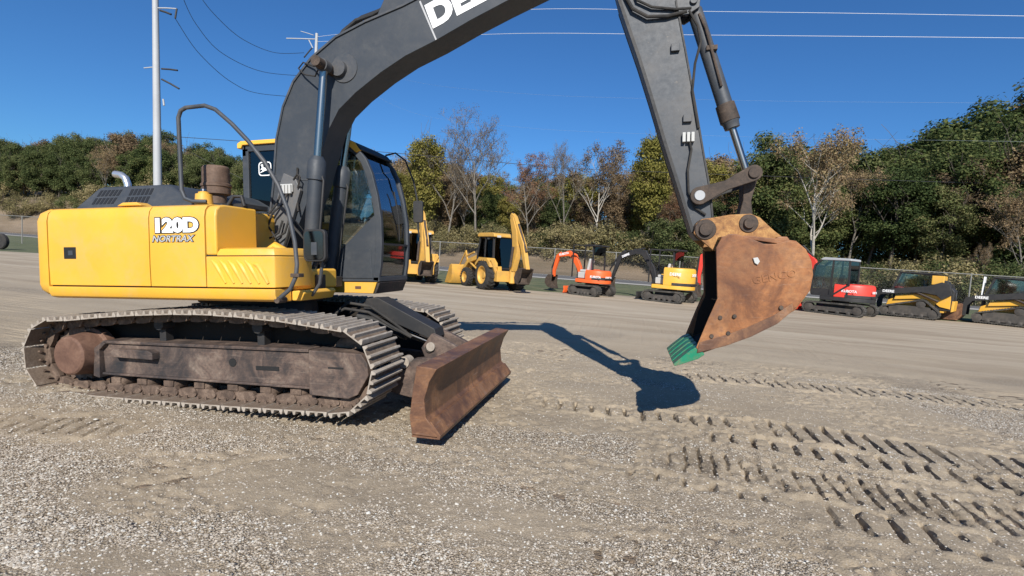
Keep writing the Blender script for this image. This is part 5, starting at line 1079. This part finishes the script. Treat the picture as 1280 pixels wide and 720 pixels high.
def prof(px): return float(np.interp(px, [-100,0,60,100,150,180,210,250,300,500,530,560,640,700,760,800,850,900,950,990,1050,1080,1110,1150,1190,1230,1260,1300,1400], [185,178,174,172,172,172,176,186,200,196,188,206,226,222,210,205,212,205,196,190,185,182,172,156,150,140,124,120,110]))
def dist_at(px): return float(np.interp(px, [-100,0,300,540,800,950,1100,1280,1400], [112,104,90,70,63,60,54,49,46]))
LMK = [(-40,'just outside the left border'),(30,'at the left border'),(85,'above the counterweight'),(135,'above the exhaust pipe'),(175,'left of the near pole'),(220,'right of the near pole'),(265,'inside the arch of the handrail'),(320,'behind the rear cab window'),(400,'behind the big boom'),(480,'behind the big cab'),(525,'right of the big cab'),(560,'above the half-hidden backhoe'),(605,'above the full-view backhoe'),(650,'right of the backhoe boom'),(690,'left of the orange excavator'),(735,'above the orange excavator'),(785,'above the black boom'),(835,'left of the raised arm'),(890,'behind the raised arm'),(940,'behind the bucket linkage'),(985,'above the rusty bucket'),(1035,'above the red cab excavator'),(1085,'right of the red cab excavator'),(1130,'above the first track loader'),(1175,'above the gap between track loaders'),(1230,'above the last track loader'),(1275,'at the right border'),(1340,'just outside the right border')]
ROWN = ['in the back row','in the middle row','in the front row']
def zone(px): return min(LMK, key=lambda l: abs(l[0]-px))[1]
def zone_old(px): return 'on the hillside at the left' if px < 330 else ('in the treeline behind the backhoes' if px < 700 else ('in the treeline around the hanging bucket' if px < 960 else 'in the dark wood at the right'))
def pick(px, row):
    r_ = trng.random()
    if px < 330: return trng.choices(['dark','olive','brown','darktall','brownsparse'], [3,6,.8,1.4,.6])[0]
    if px < 700: return trng.choices(['brownsparse','brown','olive','bare','yellow','dark','rusty'], [3.4,3.6,2.2,.3,1.4,.5,.8])[0]
    if px < 960: return trng.choices(['brownsparse','olive','brown','rusty','yellow','dark','bare'], [3.0,2.6,2,1.0,1.8,.6,.4])[0]
    return trng.choices(['dark','darktall','olive','brownsparse','brown'], [5,2,1.6,.7,.3])[0]
for row, (dd, hf_, sp_) in enumerate(((18,1.0,28),(8,.94,27),(0,.78,30))):
    px = -90+row*9
    while px < 1400:
        dist = dist_at(px)+dd+trng.uniform(-2,2); x, y = ground_dir(px, dist); z = ground_z(x, y)
        Ht = 1.04*(horizon(px)-prof(px))*dist/FPX+1.72-z
        if px > 1080: Ht *= .93
        H = Ht*hf_*(trng.uniform(.84,1.03) if px < 1000 else trng.uniform(.74,1.06))
        if 340 < px < 480 and row == 2: px += sp_; continue
        plant(pick(px, row), px+trng.uniform(-6,6), dist, H, wide=1.15 if px > 300 else 1.0, where=ROWN[row]+' '+zone(px)); px += sp_*trng.uniform(.8,1.2)*(.62 if px < 330 else 1)
# undergrowth in front of the wood
px = -80
while px < 1400:
    d_ = dist_at(px)-7+trng.uniform(-1.5,1.5)
    if not (300 < px < 480): plant('bush' if (trng.random() < (.85 if px < 900 else .4)) else 'greenbush', px, d_, trng.uniform(2.2,4.0)*(1 if px > 330 else 1.1), where='at the wood edge '+zone(px))
    px += trng.uniform(17,27)
px = -80
while px < 1400:
    if not (330 < px < 470): plant(trng.choice(['greenbush','bush','greenbush']), px, dist_at(px)+4+trng.uniform(-1.5,1.5), trng.uniform(4.2,6.2), wide=.85, where='deep in the wood '+zone(px))
    px += trng.uniform(24,34)
# trees one can single out
plant('bare', 592, 62, 17.0, 'tall bare grey tree standing highest in the middle treeline, above the backhoes', 1.25, pi=0)
plant('bare', 558, 63, 14.5, 'bare grey tree just left of the tallest bare tree in the middle', 1.1, pi=1)
plant('bare', 702, 60, 12.6, 'slim bare pale tree above the orange compact excavator', .75, pi=2)
plant('white', 742, 60, 12.8, 'pale-trunked tree with reddish top, left of the bare gap above the compact excavators', .85, pi=0)
plant('rusty', 660, 61, 11.0, 'small russet tree between the tallest bare tree and the slim pale tree', .8)
plant('yellow', 528, 64, 13.0, 'yellow-green tree next to the big excavator cab', .85, pi=0)
plant('yellow', 805, 59, 13.2, 'pale yellow-green tree left of the excavator arm', .85, pi=1)
plant('white', 1012, 46, 14.2, 'white-barked tree with spreading pale limbs right of the bucket cylinder', 1.05, pi=1)
plant('white', 1222, 42, 5.2, 'short pale trunk standing at the edge of the dark wood above the track loader', .5, pi=0)
plant('dark', 955, 58, 14.0, 'dark green tree behind the white-barked tree', 1.0, pi=1)
plant('brownsparse', 1275, 44, 10.5, 'brown thin tree at the right border in front of the dark wood', 1.0)
plant('olive', 840, 52, 6.0, 'low spreading olive tree over the yellow compact excavator', 1.5)

for lb, lst in PLANTED.items():                    # tell neighbours of one kind apart
    if 2 <= len(lst) <= 4:
        lst.sort(key=lambda t: t[0])
        for (px_o, o), w in zip(lst, ['left one', 'right one'] if len(lst) == 2 else (['left one', 'middle one', 'right one'] if len(lst) == 3 else ['first from left', 'second from left', 'third from left', 'last'])): o['label'] = lb+', '+w
